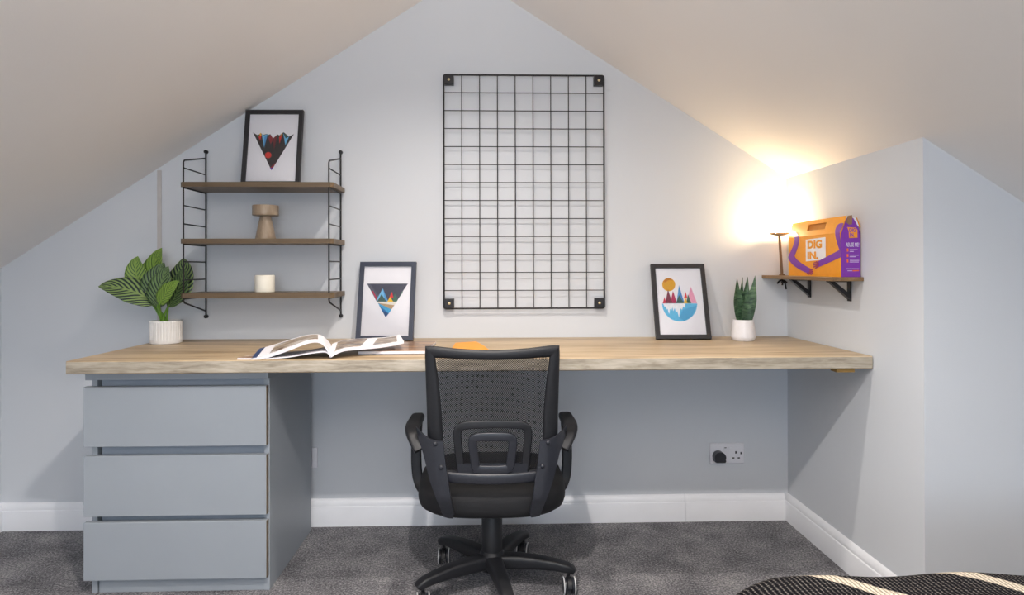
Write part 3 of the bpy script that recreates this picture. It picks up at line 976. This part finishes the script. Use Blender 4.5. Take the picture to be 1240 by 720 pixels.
band(b, [(578, 160), (540, 158), (512, 190), (505, 245), (520, 320), (548, 400)], [28, 28, 26, 24, 22, 24], .0010)
band(b, [(578, 415), (520, 445), (420, 495), (300, 552)], [36, 36, 33, 28], .0013)
obj('arm_print', b, M_PURPLE, ct)
b = B()
band(b, [(14, 236), (50, 232), (82, 262), (84, 320), (60, 400), (28, 470)], [24, 26, 24, 24, 26, 28], .0010)
band(b, [(16, 450), (60, 520), (140, 580), (225, 622)], [34, 34, 32, 27], .0013)
obj('arm_print', b, M_PURPLE, ct)
b = B()
for pts in ([(310, 540), (280, 532), (258, 538)], [(308, 552), (275, 553), (252, 560)], [(308, 562), (278, 570), (256, 580)], [(312, 570), (290, 582), (276, 594)], [(312, 548), (296, 528), (284, 520)]):
    band(b, pts, [9, 7, 4], .0015)
obj('hand_print', b, M_PINK, ct)
b = B()
for pts in ([(218, 610), (240, 606), (252, 606)], [(218, 618), (244, 622), (258, 626)], [(216, 628), (240, 636), (254, 642)], [(208, 636), (228, 648), (242, 655)], [(196, 636), (205, 650), (212, 656)]):
    band(b, pts, [9, 7, 4], .0015)
obj('hand_print', b, M_PINK, ct)
# lettering
def text_mesh(body, bold=.02):
    cu = bpy.data.curves.new('lettering', 'FONT')
    cu.body = body
    cu.offset = bold
    cu.resolution_u = 4
    to = bpy.data.objects.new('lettering', cu)
    COL.objects.link(to)
    dg = bpy.context.evaluated_depsgraph_get()
    dg.update()
    me = bpy.data.meshes.new_from_object(to.evaluated_get(dg))
    bpy.data.objects.remove(to)
    bpy.data.curves.remove(cu)
    return me
def lettering(body, org, xv, yv, mat, parent, bold=.02, name='lettering'):
    """fit the text's bounding box to the rectangle org, org+xv, org+yv"""
    me = text_mesh(body, bold)
    xs = [v.co.x for v in me.vertices]; ysv = [v.co.y for v in me.vertices]
    x0, x1, y0, y1 = min(xs), max(xs), min(ysv), max(ysv)
    for v in me.vertices:
        v.co = Vector(org) + Vector(xv) * ((v.co.x - x0) / (x1 - x0)) + Vector(yv) * ((v.co.y - y0) / (y1 - y0))
    me.materials.clear(); me.materials.append(mat)
    me.name = name
    o = bpy.data.objects.new(name, me)
    COL.objects.link(o)
    o.parent = parent
    return o
for s_, x0, y0, x1, y1, k in (('DIG', 196, 392, 345, 308, .055), ('IN.', 196, 500, 306, 422, .055)):
    a = face_pt(x0, y0, .0012)
    c = face_pt(x1, y0 - (x1 - x0) * .09, .0012)
    t_ = face_pt(x0, y1, .0012)
    lettering(s_, a, (0, c.y - a.y, 0), (0, 0, t_.z - a.z), M_ORANGE, ct, k)
# purple end of the carton
yE = BY0
b = B()
prism(b, [Vv((x, yE, z)) for x, z in ((BX0, BZ), (BX1, BZ), (BX1, BS), (XM1 + .004, BT - .008), (XM0 + .001, BT - .008), (BX0, BS))], (0, .0012, 0))
obj('end_panel', b, M_PURPLE, ct)
def end_pt(u, v, off=.0006):
    return Vv(at_plane(1, yE - off, u, v))
EX = lambda x, y, off=.0006: end_pt(955 + x / 8.474, 255 + y / 8.474, off)
b = B(); prism(b, [EX(*p, .0012) for p in ((590, 120), (606, 52), (650, 44), (654, 70), (652, 138), (625, 145))], (0, .0010, 0)); obj('cardboard_fold', b, M_CARD, ct)
b = B(); prism(b, [EX(*p, .0016) for p in ((658, 62), (690, 78), (722, 158), (712, 160))], (0, .0010, 0)); obj('inner_flap', b, M_PRINTW, ct)
b = B(); prism(b, [EX(*p, .0012) for p in ((690, 62), (702, 72), (738, 168), (728, 172))], (0, .0010, 0)); obj('inner_flap', b, M_ORANGE, ct)
b = B(); b.faces.new([b.verts.new(EX(*p)) for p in ((600, 168), (690, 174), (706, 198), (706, 276), (620, 280), (616, 205))]); obj('logo_tag', b, M_ORANGE, ct)
def end_text(body, x0, y0, x1, y1, mat, bold):
    a = EX(x0, y1, .0010); c = EX(x1, y1, .0010); t_ = EX(x0, y0, .0010)
    lettering(body, a, (c.x - a.x, 0, 0), (0, 0, t_.z - a.z), mat, ct, bold)
end_text('DIG', 622, 180, 688, 218, M_PURPLE, .03)
end_text('IN.', 628, 226, 674, 268, M_PURPLE, .03)
end_text('REUSE ME!', 590, 328, 722, 368, M_PRINTW, .0)
b = B()
for y in (388, 444, 500):
    b.faces.new([b.verts.new(EX(*p)) for p in ((596, y), (612, y - 3), (614, y + 30), (597, y + 32))])
obj('bullet_print', b, acol((240, 110, 30)), ct)
b = B()
for x0, y0, x1 in ((626, 396, 708), (626, 414, 668), (626, 452, 720), (626, 468, 690), (626, 506, 724), (626, 522, 720), (590, 592, 724), (604, 612, 652)):
    b.faces.new([b.verts.new(EX(*p)) for p in ((x0, y0), (x1, y0), (x1, y0 + 7), (x0, y0 + 7))])
obj('small_print', b, acol((214, 190, 226)), ct)
b = B(); b.faces.new([b.verts.new(EX(*p)) for p in ((656, 610), (722, 608), (722, 620), (656, 622))]); obj('orange_print', b, acol((240, 110, 30)), ct)

# ------------------------------------------------------------------ magazines and folder on the desk
def slab(bm, prof, y0, y1, t, skew=0.0, nseg=6, sag=0.0):
    """sheet that follows prof (x,z), runs from y0 to y1, thickness t downwards"""
    n = len(prof)
    grid = []
    for k in range(nseg + 1):
        f = k / nseg
        y = y0 + (y1 - y0) * f
        top = [bm.verts.new((x + skew * f, y, z - sag * f * max(0, z - H))) for x, z in prof]
        bot = [bm.verts.new((x + skew * f, y, max(H + .0002, z - t - sag * f * max(0, z - H)))) for x, z in prof]
        grid.append((top, bot))
    for k in range(nseg):
        for i in range(n - 1):
            bm.faces.new((grid[k][0][i], grid[k][0][i + 1], grid[k + 1][0][i + 1], grid[k + 1][0][i]))
            bm.faces.new((grid[k][1][i + 1], grid[k][1][i], grid[k + 1][1][i], grid[k + 1][1][i + 1]))
        for i in (0, n - 1):
            bm.faces.new((grid[k][0][i], grid[k + 1][0][i], grid[k + 1][1][i], grid[k][1][i]))
    for k in (0, nseg):
        for i in range(n - 1):
            bm.faces.new((grid[k][0][i], grid[k][1][i], grid[k][1][i + 1], grid[k][0][i + 1]))
    return bm
def mxz(px, y):
    return [(p.x, max(p.z, H + .0012)) for p in (at_plane(1, y, u, v) for u, v in px)]
def smooth_xz(pts, n=5):
    return [(p.x, p.y) for p in spline([(a, c, 0) for a, c in pts], n)]
mg = tag(empty('open_magazine', (-.5, -.45, H)), 'open magazine with curling white pages lying on the desk edge', 'magazine')
mo_ = Vector((-.5, -.45, H))
def edge(pts, n=5):
    q = []
    for u, v, y in pts:
        p = at_plane(1, y, u, v)
        p.z = max(p.z, H + .004)
        q.append(p)
    return spline(q, n)
def sheet(near, far, t, lift=0.0, i0=0, i1=None, f0=0.0, f1=1.0, nseg=5):
    """solid sheet lofted between two page edges, thickness t downwards"""
    near, far = near[i0:i1], far[i0:i1]
    b = B()
    n = len(near)
    g = []
    for k in range(nseg + 1):
        f = f0 + (f1 - f0) * k / nseg
        pts = [a * (1 - f) + c * f + Vector((0, 0, lift)) for a, c in zip(near, far)]
        g.append(([b.verts.new(p - mo_) for p in pts], [b.verts.new(Vector((p.x, p.y, max(H + .0004, p.z - t))) - mo_) for p in pts]))
    for k in range(nseg):
        for i in range(n - 1):
            b.faces.new((g[k][0][i], g[k][0][i + 1], g[k + 1][0][i + 1], g[k + 1][0][i]))
            b.faces.new((g[k][1][i + 1], g[k][1][i], g[k + 1][1][i], g[k + 1][1][i + 1]))
        for i in (0, n - 1):
            b.faces.new((g[k][0][i], g[k + 1][0][i], g[k + 1][1][i], g[k][1][i]))
    for k in (0, nseg):
        for i in range(n - 1):
            b.faces.new((g[k][0][i], g[k][1][i], g[k][1][i + 1], g[k][0][i + 1]))
    return b
yn = -.606
ln = edge([(304, 436, yn), (325, 429.5, yn), (350, 421, yn), (368, 414, yn), (381, 411.2, yn), (390, 413.5, yn), (396.5, 422, yn), (400, 430.5, yn)])
lf_ = edge([(314, 422, -.45), (335, 416, -.44), (352, 410.5, -.43), (368, 406, -.42), (381, 404.3, -.41), (390, 406, -.41), (396, 411, -.41), (401, 417, -.41)])
obj('left_pages', sheet(ln, lf_, .0085), M_PAPER, mg, smooth=50)
obj('printed_page', sheet(ln, lf_, .0004, .0005, 5, -13, .14, .88), M_PAGE, mg, smooth=50)
obj('navy_panel', sheet(ln, lf_, .0005, .0006, 0, 3), M_NAVY, mg, smooth=50)
wn = edge([(322, 435.5, yn), (350, 431.5, yn), (376, 427, yn), (394, 425.5, yn), (399.5, 430.5, yn)])
wf = [p + Vector((.012, .16, 0)) for p in wn]
obj('lower_pages', sheet(wn, wf, .003), M_PAPER, mg, smooth=50)
rn = edge([(400.5, 430, yn), (408, 425.5, -.600), (418, 422, -.585), (440, 420, -.55), (465, 417.5, -.51), (489, 413, -.47)])
rf = edge([(402, 416, -.41), (415, 412, -.39), (430, 410, -.36), (450, 409, -.33), (470, 407.5, -.30), (484, 404.5, -.28)])
obj('right_pages', sheet(rn, rf, .0075), M_PAPER, mg, smooth=50)
obj('printed_page', sheet(rn, rf, .0004, .0005, 3, 15, .12, .95), M_PAGE, mg, smooth=50)
obj('printed_page', sheet(rn, rf, .0004, .0005, 17, 24, .15, .90), M_PAGE, mg, smooth=50)
# closed magazine under its right half
cm = tag(empty('closed_magazine', (0, 0, 0)), 'closed magazine with brown cover poking out beneath the open one', 'magazine')
pa = [(-.425, -.50), (-.205, -.495), (-.195, -.215), (-.415, -.22)]
b = B(); prism(b, [(x, y, H + .0016) for x, y in pa], (0, 0, .0088)); obj('pages', b, M_PAPER, cm)
b = B(); prism(b, [(x, y, H + .0003) for x, y in pa], (0, 0, .0012)); obj('back_cover', b, M_COVER, cm)
b = B(); prism(b, [(x, y, H + .0105) for x, y in pa], (0, 0, .0006)); obj('front_cover', b, M_PAGE2, cm)
# small booklet sticking out on the other side
bk = tag(empty('booklet', (0, 0, 0)), 'small stapled booklet peeping from under the navy magazine corner', 'booklet')
pa = [(-.779, -.600), (-.735, -.603), (-.700, -.430), (-.742, -.425)]
b = B(); prism(b, [(x, y, H + .0003) for x, y in pa], (0, 0, .005)); obj('pages', b, M_PAPER, bk)
b = B(); prism(b, [(x, y, H + .0054) for x, y in pa], (0, 0, .0006)); obj('front_cover', b, M_PAGE2, bk)
# orange folded card behind the chair back
of = tag(empty('orange_folder', (0, 0, 0)), 'orange card folder lying on the desk behind the chair back', 'folder')
pa = [(-.092, -.600), (.022, -.520), (-.020, -.262), (-.045, -.160), (-.125, -.200), (-.130, -.475)]
b = B(); prism(b, [(x, y, H + .0003) for x, y in pa], (0, 0, .0014)); obj('back_cover', b, M_FOLDER, of)
b = B(); prism(b, [(x, y, H + .0018) for x, y in ((-.084, -.578), (.012, -.513), (-.02, -.35), (-.10, -.44))], (0, 0, .0008)); obj('inner_sheet', b, M_PAPER, of)
b = B(); prism(b, [(x, y, H + .0027) for x, y in ((-.100, -.560), (-.045, -.500), (-.000, -.440), (-.022, -.270), (-.047, -.164), (-.123, -.203), (-.126, -.475))], (0, 0, .0010)); obj('front_cover', b, M_FOLDER, of)

# ------------------------------------------------------------------ office chair
CH = Vector((.012, -.528, 0))
ch = tag(empty('office_chair', CH), 'black mesh-back swivel office chair tucked under the desk', 'chair')
def W(x, y, z):
    return Vector((x, y, z)) - CH
# base: hub, legs, castors
b = B(); lathe(b, [(.030, .055), (.040, .058), (.043, .075), (.043, .100), (.038, .112), (.034, .118)], 28)
obj('hub', b, M_BLACKG, ch, smooth=40)
b = B(); lathe(b, [(.033, .118), (.0335, .235), (.031, .238), (.028, .239), (.028, .247), (.030, .249), (.030, .262)], 28)
obj('gas_column', b, M_BLACKG, ch, smooth=40)
ANG = (63, 133, 212, 281, 349)
for a in ANG:
    ar = math.radians(a)
    dx, dy = math.cos(ar), math.sin(ar)
    path, sc = [], []
    for r, z, wd, hh in ((.028, .086, 1.15, 1.25), (.09, .088, 1.05, 1.2), (.15, .088, .95, 1.05), (.21, .083, .85, .85), (.245, .077, .8, .75), (.262, .070, .72, .62), (.268, .066, .5, .4)):
        path.append((r * dx, r * dy, z)); sc.append((wd, hh))
    b = B(); sweep(b, path, rrect(.046, .036, .010), scales=sc)
    lg = obj('leg', b, M_BLACKG, ch, smooth=50)
    # castor
    rr = .248
    cxx, cyy = rr * dx, rr * dy
    sw = {63: 76, 133: 90, 212: 98, 281: 88, 349: 93}[a]
    cs = empty('castor', (cxx, cyy, 0), (0, 0, math.radians(sw)))
    cs.parent = ch
    bpy.data.objects.remove(cs)
    Rz = Matrix.Rotation(math.radians(sw), 4, 'Z')
    b = B()
    lathe(b, [(.0055, .045), (.0055, .066)], 12)
    # hood over the wheels
    hood = []
    for k in range(9):
        t = math.radians(-20 + 200 * k / 8)
        hood.append((.0262 * math.cos(t) - .012, .0262 * math.sin(t) + .0262))
    prism(b, [(x, -.007, z) for x, z in hood], (0, .014, 0))
    hd = obj('castor', b, M_BLACKG, ch, smooth=40)
    hd.matrix_local = Matrix.Translation((cxx, cyy, 0)) @ Rz
    for sgn in (-1, 1):
        b = B()
        lathe(b, [(.006, 0), (.0225, 0), (.0250, .0015), (.0250, .0085), (.0225, .0115), (.006, .0125)], 24)
        for v in b.verts:
            v.co = Vector((v.co.x - .012, sgn * (.008 + v.co.z), v.co.y + .0252))
        wl = obj('wheel', b, M_BLACKP, hd, smooth=40)
        b = B()
        ring = [(.0252 * math.cos(2 * PI * k / 24) - .012, sgn * .0175, .0252 * math.sin(2 * PI * k / 24) + .0256) for k in range(24)]
        sweep(b, ring, circ(.0021, 6), up=(0, 1, 0), closed=True)
        rm = obj('wheel_rim', b, M_RIM, hd, smooth=80)
# seat
def superell(n=40, p=3.2):
    out = []
    for i in range(n):
        a = 2 * PI * i / n
        c, s = math.cos(a), math.sin(a)
        out.append((math.copysign(abs(c) ** (2 / p), c), math.copysign(abs(s) ** (2 / p), s)))
    return out
SE = superell()
def loft(levels, cx, cy, hx, hy, dish=0.0):
    b = B()
    rings = []
    for z, k in levels:
        rings.append([b.verts.new((cx + x * (hx + k), cy + y * (hy + k), z)) for x, y in SE])
    for i in range(len(rings) - 1):
        for j in range(len(SE)):
            jj = (j + 1) % len(SE)
            b.faces.new((rings[i][j], rings[i][jj], rings[i + 1][jj], rings[i + 1][j]))
    b.faces.new(rings[0][::-1]); b.faces.new(rings[-1])
    return b
b = loft([(.272, -.05), (.276, -.02), (.288, -.004), (.305, .001), (.330, 0), (.350, -.006), (.364, -.022), (.371, -.05), (.373, -.10), (.372, -.17)], 0, .055, .238, .225)
obj('seat', b, M_SEAT, ch, smooth=60)
b = loft([(.256, -.11), (.258, -.09), (.264, -.05), (.272, -.03)], 0, .055, .238, .225)
obj('seat_pan', b, M_BLACKP, ch, smooth=50)
# backrest surface: curved and leaning
def ybk(x, z):
    t = (z - .40) / .405
    return (-.712 - .045 * t + .9 * x * x * .6) - CH.y
def ringpts(spec):
    return spline([(x, 0, z) for x, z in spec], 8, closed=True)
outer = [(-.198, .792), (-.186, .806), (-.10, .799), (0, .795), (.10, .799), (.186, .806), (.198, .792), (.197, .70), (.195, .60), (.194, .50), (.186, .425), (.165, .398), (0, .392), (-.165, .398), (-.186, .425), (-.194, .50), (-.195, .60), (-.197, .70)]
inner = [(-.166, .762), (-.158, .770), (-.09, .767), (0, .765), (.09, .767), (.158, .770), (.166, .762), (.158, .70), (.150, .60), (.146, .50), (.141, .448), (.132, .436), (0, .430), (-.132, .436), (-.141, .448), (-.146, .50), (-.150, .60), (-.158, .70)]
po, pi_ = ringpts(outer), ringpts(inner)
b = B()
rings = []
CX = .003
for o_, i_ in zip(po, pi_):
    sec = []
    for k in range(10):
        a = 2 * PI * k / 10
        f = .5 - .5 * math.copysign(abs(math.cos(a)) ** .6, math.cos(a))
        x = o_.x + (i_.x - o_.x) * f
        z = o_.z + (i_.z - o_.z) * f
        dyy = .013 * math.copysign(abs(math.sin(a)) ** .7, math.sin(a))
        sec.append(b.verts.new((x + CX, ybk(x, z) + dyy, z)))
    rings.append(sec)
for i in range(len(rings)):
    A_, B_ = rings[i], rings[(i + 1) % len(rings)]
    for k in range(10):
        b.faces.new((A_[k], A_[(k + 1) % 10], B_[(k + 1) % 10], B_[k]))
obj('back_frame', b, M_BLACKG, ch, smooth=60)
# woven mesh: two sets of diagonal threads
b = B()
def inside_span(z):
    zs = [(.430, .138), (.448, .143), (.50, .148), (.60, .152), (.70, .160), (.772, .168)]
    for (a, xa), (c, xc) in zip(zs, zs[1:]):
        if a <= z <= c:
            return xa + (xc - xa) * (z - a) / (c - a)
    return None
sp_, wth = .0058, .0011
for sgn in (-1, 1):
    k = -70
    while k * sp_ < .52:
        c = k * sp_ * 1.0
        pts = []
        nst = 80
        for i in range(nst + 1):
            z = .431 + (.771 - .431) * i / nst
            x = sgn * (z - .60) + c * 1.0
            hw = inside_span(z)
            if abs(x) <= hw:
                pts.append((x, z))
        if len(pts) > 2:
            pts = [pts[0]] + pts[4:-2:8] + [pts[-1]]
            pv = None
            for x, z in pts:
                y = ybk(x, z) + .002
                q = (b.verts.new((x - wth + CX, y, z)), b.verts.new((x + wth + CX, y, z)))
                if pv:
                    b.faces.new((pv[0], pv[1], q[1], q[0]))
                pv = q
        k += 1
mo = obj('mesh_panel', b, M_MESH, ch)
mo['kind'] = 'stuff'
# lumbar support
def flat(path_xz, prof_w, prof_t, closed=False, yo=-.012):
    pts = []
    for p in path_xz:
        pts.append((p[0] + CX, ybk(p[0], p[1]) + yo, p[1]))
    b = B(); sweep(b, pts, rrect(prof_w, prof_t, min(prof_w, prof_t) * .35), up=(0, 1, 0), closed=closed)
    return b
u1 = spline([(-.094, 0, .432), (-.101, 0, .50), (-.104, 0, .548), (-.094, 0, .568), (-.06, 0, .574), (0, 0, .576), (.06, 0, .574), (.094, 0, .568), (.104, 0, .548), (.101, 0, .50), (.094, 0, .432)], 6)
obj('lumbar_bow', flat([(p.x, p.z) for p in u1],   .024, .011), M_BLACKG, ch, smooth=50)
u2 = spline([(-.05, 0, .448), (-.056, 0, .49), (-.059, 0, .520), (-.050, 0, .536), (0, 0, .539), (.050, 0, .536), (.059, 0, .520), (.056, 0, .49), (.05, 0, .448), (.035, 0, .440), (0, 0, .439), (-.035, 0, .440)], 6, closed=True)
obj('lumbar_loop', flat([(p.x, p.z) for p in u2], .026, .011, True, yo=-.014), M_BLACKP, ch, smooth=50)
b = B()
lw = [(-.098, .424), (.098, .424), (.100, .446), (.084, .446), (.078, .441), (.072, .446), (-.072, .446), (-.078, .441), (-.084, .446), (-.100, .446)]
lw = [(-.100, .420), (.100, .420), (.103, .456), (-.103, .456)]
prism(b, [(x + CX, ybk(x, z) - .0185, z) for x, z in lw], (0, .010, 0))
obj('lumbar_plate', b, M_BLACKP, ch)
# lower cross bar
pts = [(x + CX, ybk(x, .41) - .016, .412 + .25 * x * x) for x in [-.155 + .31 * i / 14 for i in range(15)]]
b = B(); sweep(b, pts, rrect(.018, .034, .008), up=(0, 0, 1))
obj('cross_bar', b, M_BLACKP, ch, smooth=50)
# arm brackets and arms
for sgn in (-1, 1):
    ol = [(502.5, 519), (511, 526), (524, 530.5), (537.5, 533), (540, 557), (545, 590), (550.5, 629), (548, 631), (537, 628.5), (531, 607), (521, 580), (513, 550), (506, 532)]
    pts2 = []
    for u_, v_ in ol:
        p = at_plane(1, -.742, u_, v_)
        pts2.append((abs(p.x - .013) * sgn, p.z))
    b = B()
    fr_, bk_ = [], []
    def yarm(x, z):
        ax = abs(x)
        fwd = 7.0 * max(0, ax - .150) ** 2 * (1 if z > .42 else .9) + .55 * max(0, .36 - z)
        return -.757 + fwd - CH.y
    # dense strips between the two sides
    def side_at(lst, z):
        for (xa, za), (xc, zc) in zip(lst, lst[1:]):
            if min(za, zc) <= z <= max(za, zc):
                return xa + (xc - xa) * (z - za) / ((zc - za) or 1e-9)
        return lst[-1][0] if abs(z - lst[-1][1]) < abs(z - lst[0][1]) else lst[0][0]
    ins = [pts2[i] for i in (3, 4, 5, 6, 7)]
    out = [pts2[i] for i in (0, 12, 11, 10, 9, 8)]
    NV, NU = 18, 6
    gf, gb = [], []
    zi0, zi1 = ins[0][1], ins[-1][1]
    zo0, zo1 = out[0][1], out[-1][1]
    for i in range(NV + 1):
        t = i / NV
        zi = zi0 + (zi1 - zi0) * t
        zo = zo0 + (zo1 - zo0) * t
        xi, xo = side_at(ins, zi), side_at(out, zo)
        ra, rb_ = [], []
        for j in range(NU + 1):
            s = j / NU
            x = xi + (xo - xi) * s
            z = zi + (zo - zi) * s
            if t < .12:
                z -= .010 * math.sin(PI * s) * (1 - t / .12)
            y = yarm(x, z) - .003 * math.sin(PI * s)
            ra.append(b.verts.new((x, y, z)))
            rb_.append(b.verts.new((x, y + .014, z)))
        gf.append(ra); gb.append(rb_)
    for i in range(NV):
        for j in range(NU):
            b.faces.new((gf[i][j], gf[i][j + 1], gf[i + 1][j + 1], gf[i + 1][j]))
            b.faces.new((gb[i][j], gb[i + 1][j], gb[i + 1][j + 1], gb[i][j + 1]))
        for j in (0, NU):
            b.faces.new((gf[i][j], gf[i + 1][j], gb[i + 1][j], gb[i][j]))
    for i in (0, NV):
        for j in range(NU):
            b.faces.new((gf[i][j], gf[i][j + 1], gb[i][j + 1], gb[i][j]))
    bevel_all(b, .002, 2, 60)
    br = obj('arm_bracket', b, M_BLACKP, ch, smooth=45)
    for u_, v_ in ((527.5, 536.5), (534.8, 564.5)):
        p = at_plane(1, -.752, u_, v_)
        x = abs(p.x - .013) * sgn
        bb = B(); lathe(bb, [(.0072, 0), (.0068, .003), (.0045, .0055), (.001, .0062)], 16)
        y0 = yarm(x, p.z) - .002
        for v in bb.verts:
            v.co = Vector((x + v.co.x, y0 - v.co.z, p.z + v.co.y))
        obj('bolt', bb, M_BLACKP, br, smooth=60)
    s = sgn
    ap = spline([W(.012 + s * .208, -.728, .500), W(.012 + s * .226, -.706, .526), W(.012 + s * .240, -.665, .539), W(.012 + s * .246, -.61, .540), W(.012 + s * .247, -.51, .537), W(.012 + s * .249, -.425, .530), W(.012 + s * .256, -.390, .508), W(.012 + s * .261, -.380, .45), W(.012 + s * .261, -.386, .36), W(.012 + s * .252, -.395, .300), W(.012 + s * .225, -.42, .272), W(.012 + s * .16, -.45, .262)], 5)
    nA = len(ap)
    b = B()
    def upf(i, ap=ap, nA=nA):
        t = (ap[min(i + 1, nA - 1)] - ap[max(i - 1, 0)]).normalized()
        return Vector((1, 0, 0)).cross(t) if abs(t.x) < .7 else Vector((0, 1, 0))
    scs = []
    for i in range(nA):
        f = i / (nA - 1)
        scs.append((1.0 if f < .42 else .8, 1.0 if .1 < f < .45 else .72))
    sweep(b, ap, rrect(.044, .024, .008), up=upf, scales=scs)
    obj('armrest', b, M_BLACKG, ch, smooth=55)

# ------------------------------------------------------------------ bed with blanket
bd = tag(empty('bed', (1.15, -2.4, 0)), 'low upholstered bed base with mattress, under the striped blanket', 'bed')
bo = Vector((1.15, -2.4, 0))
b = B(); box(b, Vector((.62, -3.38, .06)) - bo, Vector((1.86, -1.50, .24)) - bo, .02, 3); obj('base', b, M_BED, bd, smooth=40)
b = B(); box(b, Vector((.60, -3.40, .24)) - bo, Vector((1.88, -1.48, .425)) - bo, .04, 4); obj('mattress', b, M_MOUNT, bd, smooth=40)
for x in (.70, 1.78):
    for y in (-3.28, -1.60):
        b = B(); box(b, Vector((x - .03, y - .03, 0)) - bo, Vector((x + .03, y + .03, .062)) - bo, .004); obj('foot', b, M_BLACK, bd)
b = B()
uvl = b.loops.layers.uv.verify()
# cross-section parameters: arc coordinate a (from the wall side to the desk-side drop) and c (across)
def fold(s, flat_end, rad, drop_slope):
    """distance s past the start; returns (offset, drop)"""
    if s <= flat_end:
        return s, 0.0
    e = s - flat_end
    th_max = drop_slope
    if e < rad * th_max:
        a = e / rad
        return flat_end + rad * math.sin(a), rad * (1 - math.cos(a))
    r = e - rad * th_max
    return flat_end + rad * math.sin(th_max) + r * math.cos(th_max), rad * (1 - math.cos(th_max)) + r * math.sin(th_max)
NXB, NYB = 90, 110
rows = []
for i in range(NXB + 1):
    s = 1.66 * i / NXB               # from x=1.90 towards -x
    ox, dxz = fold(s, 1.325, .15, 0.9)
    row = []
    for j in range(NYB + 1):
        r = 2.26 * j / NYB           # from y=-3.42 towards +y
        oy, dyz = fold(r, 1.938, .06, 1.35)
        x = 1.885 - ox
        y = -3.42 + oy
        z = .458 - dxz - dyz
        z += .006 * math.sin(x * 9 + y * 5) * math.sin(y * 7 - x * 3) + .004 * math.sin(x * 21 + 1.3)
        z = max(z, .03)
        row.append((b.verts.new((x, y, z)), s, r))
    rows.append(row)
ca, sa = .67, .74
for i in range(NXB):
    for j in range(NYB):
        qd = (rows[i][j], rows[i + 1][j], rows[i + 1][j + 1], rows[i][j + 1])
        f = b.faces.new([q[0] for q in qd])
        for lp_, q in zip(f.loops, qd):
            X_, Y_ = 1.885 - q[1], -3.42 + q[2]
            lp_[uvl].uv = (X_ * ca + Y_ * sa + 2.126, -X_ * sa + Y_ * ca)
bl = obj('blanket', b, M_BLANKET, smooth=80)
thicken(bl, .008)
tag(bl, 'black ribbed woven blanket with cream stripes spread over the bed', 'blanket')
